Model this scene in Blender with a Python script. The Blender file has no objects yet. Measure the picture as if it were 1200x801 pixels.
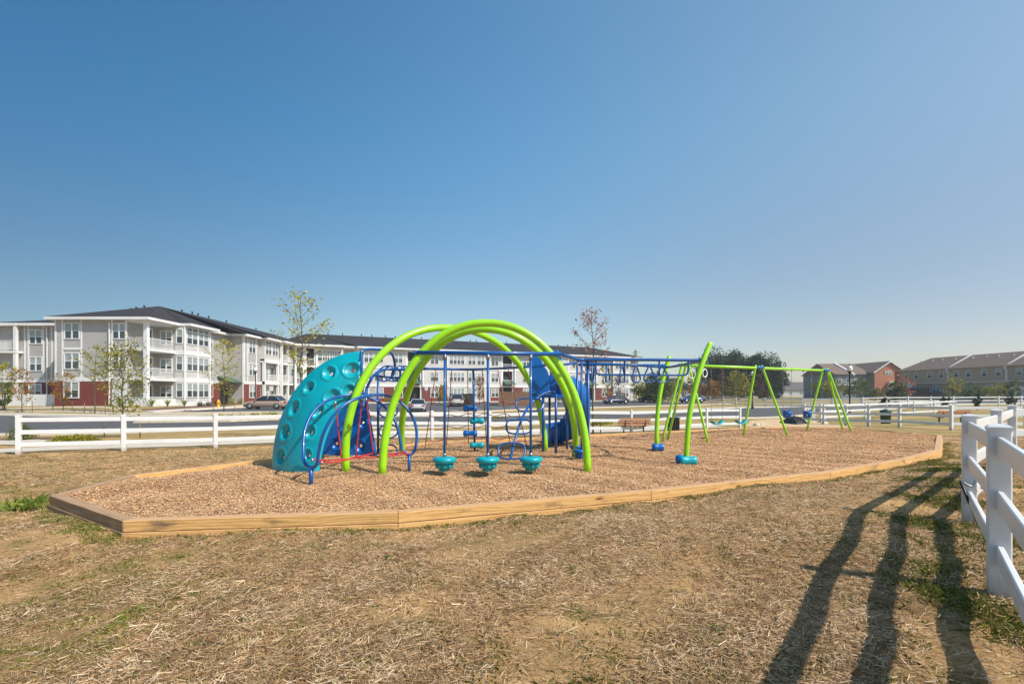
import bpy, bmesh, math, random
import numpy as np
from mathutils import Vector, Matrix
R = math.radians
SC = bpy.context.scene
COL = SC.collection
random.seed(7); RNG = np.random.default_rng(7)

# ------------------------------------------------------------------ camera, sky, sun, exposure
EYE = 1.42
cam_d = bpy.data.cameras.new("camera"); cam = bpy.data.objects.new("camera", cam_d); COL.objects.link(cam)
cam.location = (0, 0, EYE); cam.rotation_euler = (R(90), 0, 0)
cam_d.sensor_width = 36; cam_d.lens = 16.5; cam_d.shift_y = 0.0496
cam_d.clip_start = 0.05; cam_d.clip_end = 3000
SC.camera = cam
SC.render.resolution_x = 1024; SC.render.resolution_y = 683
W = bpy.data.worlds.new("World"); SC.world = W; W.use_nodes = True
nt = W.node_tree; nt.nodes.clear()
sky = nt.nodes.new("ShaderNodeTexSky"); sky.sky_type = 'NISHITA'; sky.sun_disc = False
SUN_EL = R(47); SUN_AZ = math.atan2(0.86, -0.51)      # compass angle from +Y towards +X
sky.sun_elevation = SUN_EL; sky.sun_rotation = SUN_AZ
sky.air_density = 1.0; sky.dust_density = 0.6; sky.ozone_density = 3.5; sky.altitude = 50
bg = nt.nodes.new("ShaderNodeBackground"); bg.inputs[1].default_value = 0.126
wo = nt.nodes.new("ShaderNodeOutputWorld")
# summer haze: the air is clearer and deeper blue away from the sun, paler and greyer towards it and near the horizon
tcw = nt.nodes.new("ShaderNodeTexCoord"); sxw = nt.nodes.new("ShaderNodeSeparateXYZ"); nt.links.new(tcw.outputs["Generated"], sxw.inputs[0])
mx_ = nt.nodes.new("ShaderNodeMapRange"); mx_.inputs[1].default_value = -.75; mx_.inputs[2].default_value = .75; nt.links.new(sxw.outputs[0], mx_.inputs[0])
mz_ = nt.nodes.new("ShaderNodeMapRange"); mz_.inputs[1].default_value = .12; mz_.inputs[2].default_value = .52; mz_.interpolation_type = 'SMOOTHSTEP'; nt.links.new(sxw.outputs[2], mz_.inputs[0])
def sky_ramp(cols):
    r = nt.nodes.new("ShaderNodeValToRGB"); r.color_ramp.interpolation = 'B_SPLINE'; e = r.color_ramp.elements
    while len(e) < len(cols): e.new(.5)
    for i, c in enumerate(cols): e[i].position = i/(len(cols)-1); e[i].color = (*[v/2 for v in c], 1)
    nt.links.new(mx_.outputs[0], r.inputs[0]); return r
lo_ = sky_ramp([(.42, .50, .52), (.9, .92, .82), (1.22, 1.22, 1.06), (1.22, 1.08, .93), (1.16, .96, .84)])
hi_ = sky_ramp([(.30, .72, .84), (.62, 1.15, 1.2), (1.05, 1.58, 1.55), (1.5, 1.68, 1.42), (1.75, 1.56, 1.22)])
mm_ = nt.nodes.new("ShaderNodeMix"); mm_.data_type = 'RGBA'; nt.links.new(mz_.outputs[0], mm_.inputs[0]); nt.links.new(lo_.outputs[0], mm_.inputs[6]); nt.links.new(hi_.outputs[0], mm_.inputs[7])
vm_ = nt.nodes.new("ShaderNodeVectorMath"); vm_.operation = 'MULTIPLY'; nt.links.new(sky.outputs[0], vm_.inputs[0]); nt.links.new(mm_.outputs[2], vm_.inputs[1])
vs_ = nt.nodes.new("ShaderNodeVectorMath"); vs_.operation = 'SCALE'; vs_.inputs["Scale"].default_value = 2; nt.links.new(vm_.outputs[0], vs_.inputs[0])
hzr = nt.nodes.new("ShaderNodeMapRange"); hzr.inputs[1].default_value = 0; hzr.inputs[2].default_value = .16; hzr.inputs[3].default_value = 1; hzr.inputs[4].default_value = 0; nt.links.new(sxw.outputs[2], hzr.inputs[0])
hzm = nt.nodes.new("ShaderNodeMix"); hzm.data_type = 'RGBA'; hzm.blend_type = 'MULTIPLY'; nt.links.new(hzr.outputs[0], hzm.inputs[0]); nt.links.new(vs_.outputs[0], hzm.inputs[6]); hzm.inputs[7].default_value = (.96, .94, 1.0, 1)
nt.links.new(hzm.outputs[2], bg.inputs[0]); nt.links.new(bg.outputs[0], wo.inputs[0])
sun_d = bpy.data.lights.new("sun", 'SUN'); sun_d.energy = 5.0; sun_d.angle = R(0.53); sun_d.color = (1, .94, .86)
sun = bpy.data.objects.new("sun", sun_d); COL.objects.link(sun)
sd = Vector((math.sin(SUN_AZ)*math.cos(SUN_EL), math.cos(SUN_AZ)*math.cos(SUN_EL), math.sin(SUN_EL)))
sun.rotation_euler = sd.to_track_quat('Z', 'Y').to_euler()
SC.view_settings.view_transform = 'Standard'; SC.view_settings.look = 'None'
SC.view_settings.exposure = 0.08; SC.view_settings.gamma = 1

# ------------------------------------------------------------------ materials
def srgb(r, g, b):
    f = lambda c: (c/255/12.92) if c/255 <= .04045 else ((c/255+.055)/1.055)**2.4
    return (f(r), f(g), f(b))
def new_mat(name):
    m = bpy.data.materials.new(name); m.use_nodes = True
    return m, m.node_tree, m.node_tree.nodes["Principled BSDF"]
def N(t, typ, **kw):
    n = t.nodes.new(typ)
    for k, v in kw.items():
        if k.startswith('_'): setattr(n, k[1:], v)
        else: n.inputs[k.replace('_', ' ')].default_value = v
    return n
def ramp(t, fac, stops):
    r = t.nodes.new("ShaderNodeValToRGB"); e = r.color_ramp.elements
    while len(e) < len(stops): e.new(.5)
    for i, (p, c) in enumerate(stops): e[i].position = p; e[i].color = (*c, 1)
    t.links.new(fac, r.inputs[0]); return r.outputs[0]
def geo(t, s="Position"): return t.nodes.new("ShaderNodeNewGeometry").outputs[s]
def noise(t, vec, scale, detail=4, rough=.55, dist=0):
    n = N(t, "ShaderNodeTexNoise", Scale=scale, Detail=detail, Roughness=rough, Distortion=dist)
    if vec is not None: t.links.new(vec, n.inputs["Vector"])
    return n.outputs[0]
def bump(t, b, h, strength, dist):
    n = N(t, "ShaderNodeBump", Strength=strength, Distance=dist)
    t.links.new(h, n.inputs["Height"]); t.links.new(n.outputs[0], b.inputs["Normal"])
def vscale(t, vec, s):
    n = t.nodes.new("ShaderNodeMapping"); n.inputs["Scale"].default_value = s
    t.links.new(vec, n.inputs[0]); return n.outputs[0]
def mix(t, fac, a, b, mode='MIX'):
    n = t.nodes.new("ShaderNodeMix"); n.data_type = 'RGBA'; n.blend_type = mode
    for i, v in ((0, fac), (6, a), (7, b)):
        if isinstance(v, (int, float)): n.inputs[i].default_value = v
        elif isinstance(v, tuple): n.inputs[i].default_value = (*v, 1)
        else: t.links.new(v, n.inputs[i])
    return n.outputs[2]
def plain(name, rgb, rough=.5, var=.12, scale=2.5, metal=0, bmp=0, bs=60, coat=0, spec=.5):
    m, t, b = new_mat(name)
    p = geo(t); f = noise(t, p, scale, 5)
    lo = tuple(c*(1-var) for c in rgb); hi = tuple(min(1, c*(1+var)) for c in rgb)
    t.links.new(ramp(t, f, [(.3, lo), (.7, hi)]), b.inputs["Base Color"])
    b.inputs["Roughness"].default_value = rough; b.inputs["Metallic"].default_value = metal
    b.inputs["Coat Weight"].default_value = coat; b.inputs["Specular IOR Level"].default_value = spec
    if bmp: bump(t, b, noise(t, p, bs, 3), bmp, .01)
    return m
def island(name, stops, rough=.8, trans=0, spec=.3):
    m, t, b = new_mat(name)
    c = ramp(t, geo(t, "Random Per Island"), stops)
    t.links.new(c, b.inputs["Base Color"]); b.inputs["Roughness"].default_value = rough
    b.inputs["Specular IOR Level"].default_value = spec
    if trans:
        tr = t.nodes.new("ShaderNodeBsdfTranslucent"); t.links.new(c, tr.inputs[0])
        mx = t.nodes.new("ShaderNodeMixShader"); mx.inputs[0].default_value = trans
        t.links.new(b.outputs[0], mx.inputs[1]); t.links.new(tr.outputs[0], mx.inputs[2])
        t.links.new(mx.outputs[0], t.nodes["Material Output"].inputs[0])
    return m

M = {}
M['lime'] = plain('lime_powder_coat', srgb(150, 214, 22), .32, .09, 4, coat=.3)
M['blue'] = plain('blue_powder_coat', srgb(0, 80, 150), .34, .16, 3, coat=.3)
M['blue_plastic'] = plain('blue_moulded_plastic', srgb(0, 94, 172), .32, .08, 2, bmp=.1, bs=90)
M['teal'] = plain('teal_moulded_plastic', srgb(0, 156, 170), .34, .13, 2, bmp=.1, bs=90)
M['red_rope'] = plain('red_rope', srgb(190, 40, 52), .8, .15, 30)
M['dark_rope'] = plain('dark_red_rope', srgb(130, 48, 40), .85, .3, 8)
M['steel'] = plain('galvanised_steel', srgb(150, 152, 155), .35, .1, 20, metal=.8)
M['black'] = plain('black_metal', (.012, .012, .013), .45, .2)
M['rubber'] = plain('black_rubber', (.02, .02, .02), .8, .2)
M['white_globe'] = plain('frosted_globe', (.8, .8, .78), .4, .03)
M['bench_wood'] = plain('bench_slat_wood', srgb(196, 138, 98), .6, .15, 12)
M['bin'] = plain('dark_brown_bin', (.03, .018, .014), .6, .2)
M['green_bin'] = plain('green_bin', srgb(20, 70, 60), .5, .1)
M['yellow'] = plain('yellow_hydrant_paint', srgb(225, 165, 20), .45, .08)
M['tarp'] = plain('black_silt_fabric', (.018, .018, .02), .7, .3, 5, bmp=.6, bs=8)
M['stone'] = plain('pale_rock', srgb(205, 190, 165), .85, .2, 6, bmp=.5, bs=20)
M['bark'] = plain('bark', (.10, .075, .055), .9, .3, 12, bmp=.8, bs=50)
M['stake'] = plain('stake_wood', srgb(120, 95, 75), .9, .25, 9)
M['grey_siding'] = None
# vinyl: slight grime near rails
def vinyl():
    m, t, b = new_mat('white_vinyl')
    p = geo(t); f = noise(t, p, 1.6, 6, .6); g = noise(t, vscale(t, p, (30, 30, 3)), 1.2, 4)
    c = ramp(t, f, [(.3, (.74, .745, .74)), (.6, (.81, .81, .80))])
    c = mix(t, ramp(t, g, [(.55, (0, 0, 0)), (.8, (.25, .25, .25))]), c, (.60, .56, .48))
    t.links.new(c, b.inputs["Base Color"]); b.inputs["Roughness"].default_value = .32
    tr = t.nodes.new("ShaderNodeBsdfTranslucent"); tr.inputs[0].default_value = (.7, .72, .75, 1)
    mx = t.nodes.new("ShaderNodeMixShader"); mx.inputs[0].default_value = .12
    t.links.new(b.outputs[0], mx.inputs[1]); t.links.new(tr.outputs[0], mx.inputs[2])
    t.links.new(mx.outputs[0], t.nodes["Material Output"].inputs[0])
    return m
M['vinyl'] = vinyl()
def vinyl_post():
    m = M['vinyl'].copy(); m.name = 'white_vinyl_post'; t = m.node_tree; b = t.nodes['Principled BSDF']; src = b.inputs['Base Color'].links[0].from_socket
    tc = t.nodes.new("ShaderNodeTexCoord").outputs["Object"]; sx = t.nodes.new("ShaderNodeSeparateXYZ"); t.links.new(tc, sx.inputs[0])
    ad = t.nodes.new("ShaderNodeMath"); ad.operation = 'MULTIPLY_ADD'; ad.inputs[1].default_value = .22; t.links.new(noise(t, vscale(t, tc, (30, 30, 12)), 1.2, 5), ad.inputs[0]); t.links.new(sx.outputs[2], ad.inputs[2])
    c = mix(t, ramp(t, ad.outputs[0], [(.12, (.75, .75, .75)), (.30, (0, 0, 0))]), src, (.36, .27, .17)); t.links.new(c, b.inputs['Base Color']); return m
M['vinyl_post'] = vinyl_post()
def siding(name, rgb, pitch=.14):
    m, t, b = new_mat(name)
    p = geo(t); sx = t.nodes.new("ShaderNodeSeparateXYZ"); t.links.new(p, sx.inputs[0])
    mm = t.nodes.new("ShaderNodeMath"); mm.operation = 'MULTIPLY'; mm.inputs[1].default_value = 1/pitch; t.links.new(sx.outputs[2], mm.inputs[0])
    fr = t.nodes.new("ShaderNodeMath"); fr.operation = 'FRACT'; t.links.new(mm.outputs[0], fr.inputs[0])
    base = ramp(t, noise(t, vscale(t, p, (.6, .6, 4)), 1.5, 4), [(.35, tuple(c*.93 for c in rgb)), (.65, tuple(min(1, c*1.05) for c in rgb))])
    t.links.new(base, b.inputs["Base Color"]); b.inputs["Roughness"].default_value = .55
    n = N(t, "ShaderNodeBump", Strength=.6, Distance=.02); n.invert = True
    t.links.new(fr.outputs[0], n.inputs["Height"]); t.links.new(n.outputs[0], b.inputs["Normal"])
    return m
M['grey_siding'] = siding('grey_lap_siding', srgb(174, 171, 168))
M['cream_siding'] = siding('cream_lap_siding', srgb(196, 193, 188))
M['tan_siding'] = siding('tan_lap_siding', srgb(170, 152, 128))
M['bluegrey_siding'] = siding('blue_grey_lap_siding', srgb(120, 128, 132))
M['gold_siding'] = siding('gold_lap_siding', srgb(205, 175, 115))
M['trim'] = plain('white_trim', (.76, .76, .75), .5, .04, 1)
def brick_mat(name, c1, c2, mortar):
    m, t, b = new_mat(name)
    p = geo(t); s = t.nodes.new("ShaderNodeSeparateXYZ"); t.links.new(p, s.inputs[0])
    a = t.nodes.new("ShaderNodeMath"); a.operation = 'ADD'; t.links.new(s.outputs[0], a.inputs[0]); t.links.new(s.outputs[1], a.inputs[1])
    cb = t.nodes.new("ShaderNodeCombineXYZ"); t.links.new(a.outputs[0], cb.inputs[0]); t.links.new(s.outputs[2], cb.inputs[1])
    k = N(t, "ShaderNodeTexBrick", Scale=4.5); k.inputs["Color1"].default_value = (*c1, 1); k.inputs["Color2"].default_value = (*c2, 1)
    k.inputs["Mortar"].default_value = (*mortar, 1); k.inputs["Mortar Size"].default_value = .012
    t.links.new(cb.outputs[0], k.inputs[0])
    c = mix(t, .5, k.outputs[0], ramp(t, noise(t, p, 1.1, 6), [(.3, c1), (.7, c2)]))
    t.links.new(c, b.inputs["Base Color"]); b.inputs["Roughness"].default_value = .85
    bump(t, b, k.outputs["Fac"], -.3, .01)
    return m
M['brick'] = brick_mat('red_brick', srgb(104, 42, 38), srgb(124, 58, 50), srgb(128, 92, 84))
M['orange_brick'] = brick_mat('orange_brick', srgb(158, 98, 66), srgb(178, 116, 80), srgb(172, 134, 116))
def shingle(name, c):
    m, t, b = new_mat(name)
    p = geo(t); f = noise(t, vscale(t, p, (1, 1, 3)), 2.5, 8, .7)
    t.links.new(ramp(t, f, [(.3, tuple(x*.7 for x in c)), (.7, tuple(x*1.25 for x in c))]), b.inputs["Base Color"])
    b.inputs["Roughness"].default_value = .9; b.inputs["Specular IOR Level"].default_value = .2
    bump(t, b, noise(t, p, 9, 4), .5, .03); return m
M['dark_shingle'] = shingle('dark_shingle', (.040, .036, .038))
M['brown_shingle'] = shingle('brown_shingle', (.19, .135, .108))
M['grey_shingle'] = shingle('grey_shingle', (.13, .12, .11))
M['glass'] = plain('window_glass', (.05, .07, .08), .08, .3, .3, spec=.8)
M['blind'] = plain('window_glass_with_blind', (.30, .34, .34), .15, .15, .4, spec=.8)
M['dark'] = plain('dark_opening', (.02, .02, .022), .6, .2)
M['awning'] = plain('green_awning', srgb(70, 100, 84), .7, .1)
M['concrete'] = plain('concrete', srgb(196, 184, 166), .85, .12, 1.2, bmp=.3, bs=30)
M['kerb'] = plain('kerb_concrete', srgb(205, 196, 180), .85, .1, 2)
M['paint'] = plain('road_paint', (.7, .7, .67), .7, .15, 5)
M['dirt'] = plain('sandy_dirt', srgb(198, 168, 128), .95, .2, 2.5, bmp=.5, bs=15)
M['mulch'] = plain('mulch_bed', srgb(110, 80, 62), .95, .35, 6, bmp=1, bs=25)
M['fence_wood'] = plain('weathered_board', srgb(140, 104, 78), .85, .2, 3, bmp=.3)
def asphalt():
    m, t, b = new_mat('asphalt'); p = geo(t)
    c = mix(t, noise(t, p, 40, 3), ramp(t, noise(t, p, .35, 5), [(.3, (.055, .051, .049)), (.7, (.085, .079, .076))]), (.1, .1, .1))
    t.links.new(c, b.inputs["Base Color"]); b.inputs["Roughness"].default_value = .9
    return m
M['asphalt'] = asphalt()
def timber():
    m, t, b = new_mat('treated_timber')
    tc = t.nodes.new("ShaderNodeTexCoord").outputs["Object"]; oi = t.nodes.new("ShaderNodeObjectInfo")
    ad = t.nodes.new("ShaderNodeVectorMath"); ad.operation = 'ADD'
    ml = t.nodes.new("ShaderNodeVectorMath"); ml.operation = 'SCALE'; ml.inputs[0].default_value = (7, 3, 5)
    t.links.new(oi.outputs["Random"], ml.inputs["Scale"]); t.links.new(tc, ad.inputs[0]); t.links.new(ml.outputs[0], ad.inputs[1])
    v = ad.outputs[0]
    w = N(t, "ShaderNodeTexWave", Scale=7, Distortion=14, Detail=4); w.inputs["Detail Scale"].default_value = 1.1; w.bands_direction = 'Z'
    t.links.new(vscale(t, v, (.14, 1, 1)), w.inputs[0])
    grain = ramp(t, w.outputs[1], [(0, srgb(200, 154, 92)), (.5, srgb(216, 172, 108)), (1, srgb(222, 180, 118))])
    fine = noise(t, vscale(t, v, (2, 60, 60)), 2, 4)
    c = mix(t, ramp(t, fine, [(.35, (0, 0, 0)), (.7, (.35, .35, .35))]), grain, srgb(170, 120, 62))
    kn = N(t, "ShaderNodeTexVoronoi", Scale=1.0); t.links.new(vscale(t, v, (1.7, 5, 5)), kn.inputs[0])
    c = mix(t, ramp(t, kn.outputs[0], [(.05, (1, 1, 1)), (.16, (0, 0, 0))]), c, srgb(120, 70, 34))
    st = noise(t, vscale(t, v, (.9, 3, 3)), 1.6, 5)
    c = mix(t, ramp(t, st, [(.58, (0, 0, 0)), (.70, (.75, .75, .75))]), c, srgb(104, 84, 66))
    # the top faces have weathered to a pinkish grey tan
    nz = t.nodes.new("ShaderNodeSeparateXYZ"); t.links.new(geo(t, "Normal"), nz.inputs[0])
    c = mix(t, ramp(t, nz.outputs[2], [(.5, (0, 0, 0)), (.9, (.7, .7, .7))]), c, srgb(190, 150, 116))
    t.links.new(c, b.inputs["Base Color"]); b.inputs["Roughness"].default_value = .8
    bump(t, b, w.outputs[1], .15, .01)
    return m
M['timber'] = timber()
def timber_old():
    m, t, b = new_mat('weathered_timber')
    tc = t.nodes.new("ShaderNodeTexCoord").outputs["Object"]
    c = ramp(t, noise(t, vscale(t, tc, (.8, 20, 14)), 2, 6), [(.3, srgb(138, 108, 78)), (.7, srgb(190, 154, 118))])
    t.links.new(c, b.inputs["Base Color"]); b.inputs["Roughness"].default_value = .9
    bump(t, b, noise(t, vscale(t, tc, (2, 50, 50)), 2, 4), .4, .01); return m
M['timber_old'] = timber_old()
def ground_mat():
    m, t, b = new_mat('dry_lawn'); p = geo(t)
    big = noise(t, p, .35, 5, .6); mid = noise(t, p, 1.7, 6, .65, .6); fine = noise(t, vscale(t, p, (1, 1.6, 1)), 30, 8, .8)
    straw = ramp(t, fine, [(.32, srgb(92, 66, 44)), (.47, srgb(176, 136, 90)), (.70, srgb(222, 186, 136))])
    green = ramp(t, fine, [(.3, srgb(74, 70, 34)), (.7, srgb(138, 124, 70))])
    bare = ramp(t, fine, [(.3, srgb(200, 152, 98)), (.7, srgb(226, 186, 130))])
    c = mix(t, ramp(t, mid, [(.5, (0, 0, 0)), (.66, (.75, .75, .75))]), straw, green)
    c = mix(t, ramp(t, noise(t, vscale(t, p, (1, 1, 1)), .9, 5, .6, .8), [(.52, (0, 0, 0)), (.64, (.95, .95, .95))]), c, bare)
    c = mix(t, ramp(t, big, [(.35, (0, 0, 0)), (.75, (.35, .35, .35))]), c, srgb(160, 132, 88))
    # beyond the play bed the lawn has been watered: olive with dry tan drifts
    sp_ = t.nodes.new("ShaderNodeSeparateXYZ"); t.links.new(p, sp_.inputs[0])
    fr = t.nodes.new("ShaderNodeMapRange"); fr.inputs[1].default_value = 15; fr.inputs[2].default_value = 26; t.links.new(sp_.outputs[1], fr.inputs[0])
    far = ramp(t, noise(t, vscale(t, p, (.6, 1, 1)), .22, 7, .65), [(.36, srgb(176, 146, 100)), (.5, srgb(146, 128, 78)), (.62, srgb(104, 108, 52))])
    far = mix(t, ramp(t, noise(t, p, 3, 5), [(.35, (0, 0, 0)), (.7, (.5, .5, .5))]), far, srgb(182, 154, 110))
    c = mix(t, fr.outputs[0], c, far)
    t.links.new(c, b.inputs["Base Color"]); b.inputs["Roughness"].default_value = .95; b.inputs["Specular IOR Level"].default_value = .15
    bump(t, b, fine, .8, .03); return m
M['ground'] = ground_mat()
def chip_ground():
    m, t, b = new_mat('wood_chip_bed'); p = geo(t)
    f = noise(t, p, 30, 6, .8); g = noise(t, p, .8, 4)
    c = ramp(t, f, [(.3, srgb(150, 114, 84)), (.5, srgb(204, 162, 118)), (.7, srgb(226, 188, 144))])
    c = mix(t, ramp(t, g, [(.4, (0, 0, 0)), (.7, (.4, .4, .4))]), c, srgb(196, 136, 88))
    t.links.new(c, b.inputs["Base Color"]); b.inputs["Roughness"].default_value = .95; b.inputs["Specular IOR Level"].default_value = .15
    bump(t, b, f, 1, .03); return m
M['chip_ground'] = chip_ground()
M['chips'] = island('wood_chips', [(0, srgb(140, 108, 80)), (.15, srgb(192, 150, 108)), (.45, srgb(222, 178, 130)), (.7, srgb(228, 172, 114)), (.88, srgb(236, 206, 168)), (1, srgb(168, 150, 132))], .85)
def weather(m, lo, scale, p0=.36, p1=.6):
    t = m.node_tree; src = t.nodes['Principled BSDF'].inputs['Base Color'].links[0].from_socket
    c = mix(t, 1.0, src, ramp(t, noise(t, geo(t), scale, 6, .65), [(p0, lo), (p1, (1, 1, 1))]), 'MULTIPLY'); t.links.new(c, t.nodes['Principled BSDF'].inputs['Base Color'])
weather(M['chips'], (.86, .84, .83), .9); weather(M['chip_ground'], (.86, .84, .83), .9)
weather(M['grey_siding'], (.9, .89, .87), .25); weather(M['trim'], (.9, .89, .87), .4)
def straw_mat():
    m = island('straw', STRAW_STOPS, .7, .15); t = m.node_tree; b = t.nodes['Principled BSDF']; src = b.inputs['Base Color'].links[0].from_socket; p = geo(t)
    c = mix(t, ramp(t, noise(t, p, 1.3, 5, .6, .7), [(.48, (0, 0, 0)), (.66, (.6, .6, .6))]), src, mix(t, .65, src, srgb(130, 108, 56)))
    c = mix(t, ramp(t, noise(t, p, .55, 4), [(.45, (0, 0, 0)), (.7, (.5, .5, .5))]), c, mix(t, .6, src, srgb(170, 118, 76)))
    c = mix(t, 1.0, c, ramp(t, noise(t, p, 2.6, 6, .7), [(.36, (.70, .64, .56)), (.54, (1, 1, 1))]), 'MULTIPLY')
    for l in list(src.links): t.links.new(c, l.to_socket) if l.to_node.bl_idname in ('ShaderNodeBsdfPrincipled', 'ShaderNodeBsdfTranslucent') else None
    return m
STRAW_STOPS = [(0, srgb(88, 66, 46)), (.18, srgb(138, 106, 74)), (.38, srgb(192, 154, 110)), (.6, srgb(220, 186, 142)), (.8, srgb(238, 216, 182)), (.92, srgb(186, 158, 128)), (1, srgb(122, 102, 60))]
M['straw'] = straw_mat()
M['grass'] = island('grass_blades', [(0, srgb(78, 88, 32)), (.4, srgb(116, 126, 50)), (.75, srgb(148, 148, 68)), (1, srgb(180, 164, 98))], .6, .25)
M['bright_grass'] = island('fresh_grass_blades', [(0, srgb(84, 104, 34)), (.5, srgb(124, 142, 56)), (1, srgb(172, 178, 90))], .6, .3)
def leaf(name, a, b_, c): M[name] = island(name, [(0, srgb(*a)), (.5, srgb(*b_)), (1, srgb(*c))], .6, .35)
leaf('leaf_olive', (96, 104, 30), (142, 140, 38), (186, 166, 50))
leaf('leaf_yellow', (140, 140, 40), (176, 170, 52), (204, 188, 70))
leaf('leaf_red', (140, 72, 52), (178, 106, 78), (196, 140, 100))
leaf('leaf_orange', (140, 96, 36), (176, 126, 44), (130, 120, 40))
leaf('leaf_dark', (18, 36, 10), (38, 60, 16), (66, 88, 28))
leaf('leaf_mid', (56, 74, 24), (86, 104, 34), (120, 130, 46))
leaf('leaf_conifer', (24, 40, 20), (40, 60, 28), (58, 78, 36))
leaf('leaf_brown', (90, 62, 44), (116, 84, 58), (96, 90, 50))
leaf('leaf_strap', (84, 104, 50), (120, 136, 70), (160, 170, 100))

# ------------------------------------------------------------------ mesh helpers
class MB:
    def __init__(s): s.v = []; s.f = []; s.sm = []
    def add(s, vs, fs, smooth=False, mtx=None):
        o = len(s.v)
        for p in vs:
            p = Vector(p)
            s.v.append(tuple(mtx @ p) if mtx else tuple(p))
        for f in fs: s.f.append(tuple(i+o for i in f)); s.sm.append(smooth)
        return s
    def box(s, c, d, rz=0, mtx=None):
        x, y, z = d[0]/2, d[1]/2, d[2]/2
        vs = [(i*x, j*y, k*z) for k in (-1, 1) for j in (-1, 1) for i in (-1, 1)]
        fs = [(0, 2, 3, 1), (4, 5, 7, 6), (0, 1, 5, 4), (1, 3, 7, 5), (3, 2, 6, 7), (2, 0, 4, 6)]
        t = Matrix.Translation(c) @ Matrix.Rotation(rz, 4, 'Z')
        return s.add(vs, fs, False, (mtx @ t) if mtx else t)
    def bbox(s, a, b): return s.box([(a[i]+b[i])/2 for i in range(3)], [abs(b[i]-a[i]) for i in range(3)])
    def tube(s, pts, r, n=10, closed=False, r2=None, caps=True):
        P = [Vector(p) for p in pts]; m = len(P)
        tang = []
        for i in range(m):
            a = P[(i-1) % m] if (closed or i > 0) else P[i]; b = P[(i+1) % m] if (closed or i < m-1) else P[i]
            tang.append((b-a).normalized())
        up = Vector((0, 0, 1)) if abs(tang[0].z) < .9 else Vector((1, 0, 0))
        nrm = (up - tang[0]*up.dot(tang[0])).normalized()
        vs = []; o = []
        for i in range(m):
            nrm = (nrm - tang[i]*nrm.dot(tang[i])).normalized(); bi = tang[i].cross(nrm)
            rr = r if r2 is None else r + (r2-r)*i/max(1, m-1)
            for k in range(n):
                a = 2*math.pi*k/n; vs.append(P[i] + (nrm*math.cos(a)+bi*math.sin(a))*rr)
        fs = []
        for i in range(m if closed else m-1):
            j = (i+1) % m
            for k in range(n):
                l = (k+1) % n; fs.append((i*n+k, i*n+l, j*n+l, j*n+k))
        s.add(vs, fs, True)
        if caps and not closed:
            o = len(s.v)-len(vs)
            s.f.append(tuple(o+k for k in range(n))[::-1]); s.sm.append(False)
            s.f.append(tuple(o+(m-1)*n+k for k in range(n))); s.sm.append(False)
        return s
    def lathe(s, c, prof, n=20, smooth=True, mtx=None):
        c = Vector(c); vs = []; fs = []
        for r, z in prof:
            for k in range(n):
                a = 2*math.pi*k/n; p = Vector((r*math.cos(a), r*math.sin(a), z))
                vs.append(c + (mtx @ p if mtx else p))
        for i in range(len(prof)-1):
            for k in range(n):
                l = (k+1) % n; fs.append((i*n+k, i*n+l, (i+1)*n+l, (i+1)*n+k))
        s.add(vs, fs, smooth)
        o = len(s.v)-len(vs)
        s.f.append(tuple(o+k for k in range(n))[::-1]); s.sm.append(False)
        s.f.append(tuple(o+(len(prof)-1)*n+k for k in range(n))); s.sm.append(False)
        return s
    def prism(s, poly, a, b, mtx=None):
        """poly in 2-D (x,z) extruded along y from a to b"""
        n = len(poly); vs = [(p[0], a, p[1]) for p in poly]+[(p[0], b, p[1]) for p in poly]
        fs = [tuple(range(n)), tuple(range(2*n-1, n-1, -1))]
        for i in range(n): j = (i+1) % n; fs.append((i, i+n, j+n, j))
        return s.add(vs, fs, False, mtx)
    def flat(s, poly, z0, z1):
        n = len(poly); vs = [(p[0], p[1], z0) for p in poly]+[(p[0], p[1], z1) for p in poly]
        fs = [tuple(range(n))[::-1], tuple(range(n, 2*n))]
        for i in range(n): j = (i+1) % n; fs.append((i, j, j+n, i+n))
        return s.add(vs, fs)
    def mesh(s, name, mat, off=(0, 0, 0)):
        me = bpy.data.meshes.new(name)
        me.from_pydata([(v[0]-off[0], v[1]-off[1], v[2]-off[2]) for v in s.v], [], s.f)
        me.polygons.foreach_set("use_smooth", s.sm); me.materials.append(mat); me.update(); return me
    def obj(s, name, mat, parent=None, bevel=0):
        """vertices are in world space; the origin goes to the parent's (unrotated) origin"""
        off = world_loc(parent) if parent else (0, 0, 0)
        o = bpy.data.objects.new(name, s.mesh(name, mat, off)); COL.objects.link(o)
        if parent: o.parent = parent
        if bevel:
            b = o.modifiers.new("bevel", 'BEVEL'); b.width = bevel; b.segments = 2; b.limit_method = 'ANGLE'
        return o
def world_loc(o):
    p = Vector(o.location)
    while o.parent: o = o.parent; p = p + Vector(o.location)
    return tuple(p)
def tag(o, label=None, cat=None, group=None, kind=None):
    if label: o['label'] = label
    if cat: o['category'] = cat
    if group: o['group'] = group
    if kind: o['kind'] = kind
    return o
def thing(name, label, cat, loc, group=None):
    o = bpy.data.objects.new(name, None); COL.objects.link(o); o.location = loc; o.empty_display_size = .2
    return tag(o, label, cat, group)
def link(name, me, loc, parent=None, rz=0, scale=None):
    """place a shared mesh; loc in world coordinates"""
    o = bpy.data.objects.new(name, me); COL.objects.link(o)
    if parent:
        o.parent = parent; w = world_loc(parent); loc = (loc[0]-w[0], loc[1]-w[1], loc[2]-w[2])
    o.location = loc; o.rotation_euler = (0, 0, rz)
    if scale: o.scale = scale
    return o
def copy_tree(o, parent=None):
    c = o.copy(); COL.objects.link(c)
    if parent: c.parent = parent
    for ch in list(KIDS.get(o.name, [])): copy_tree(ch, c)
    return c
KIDS = {}
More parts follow.
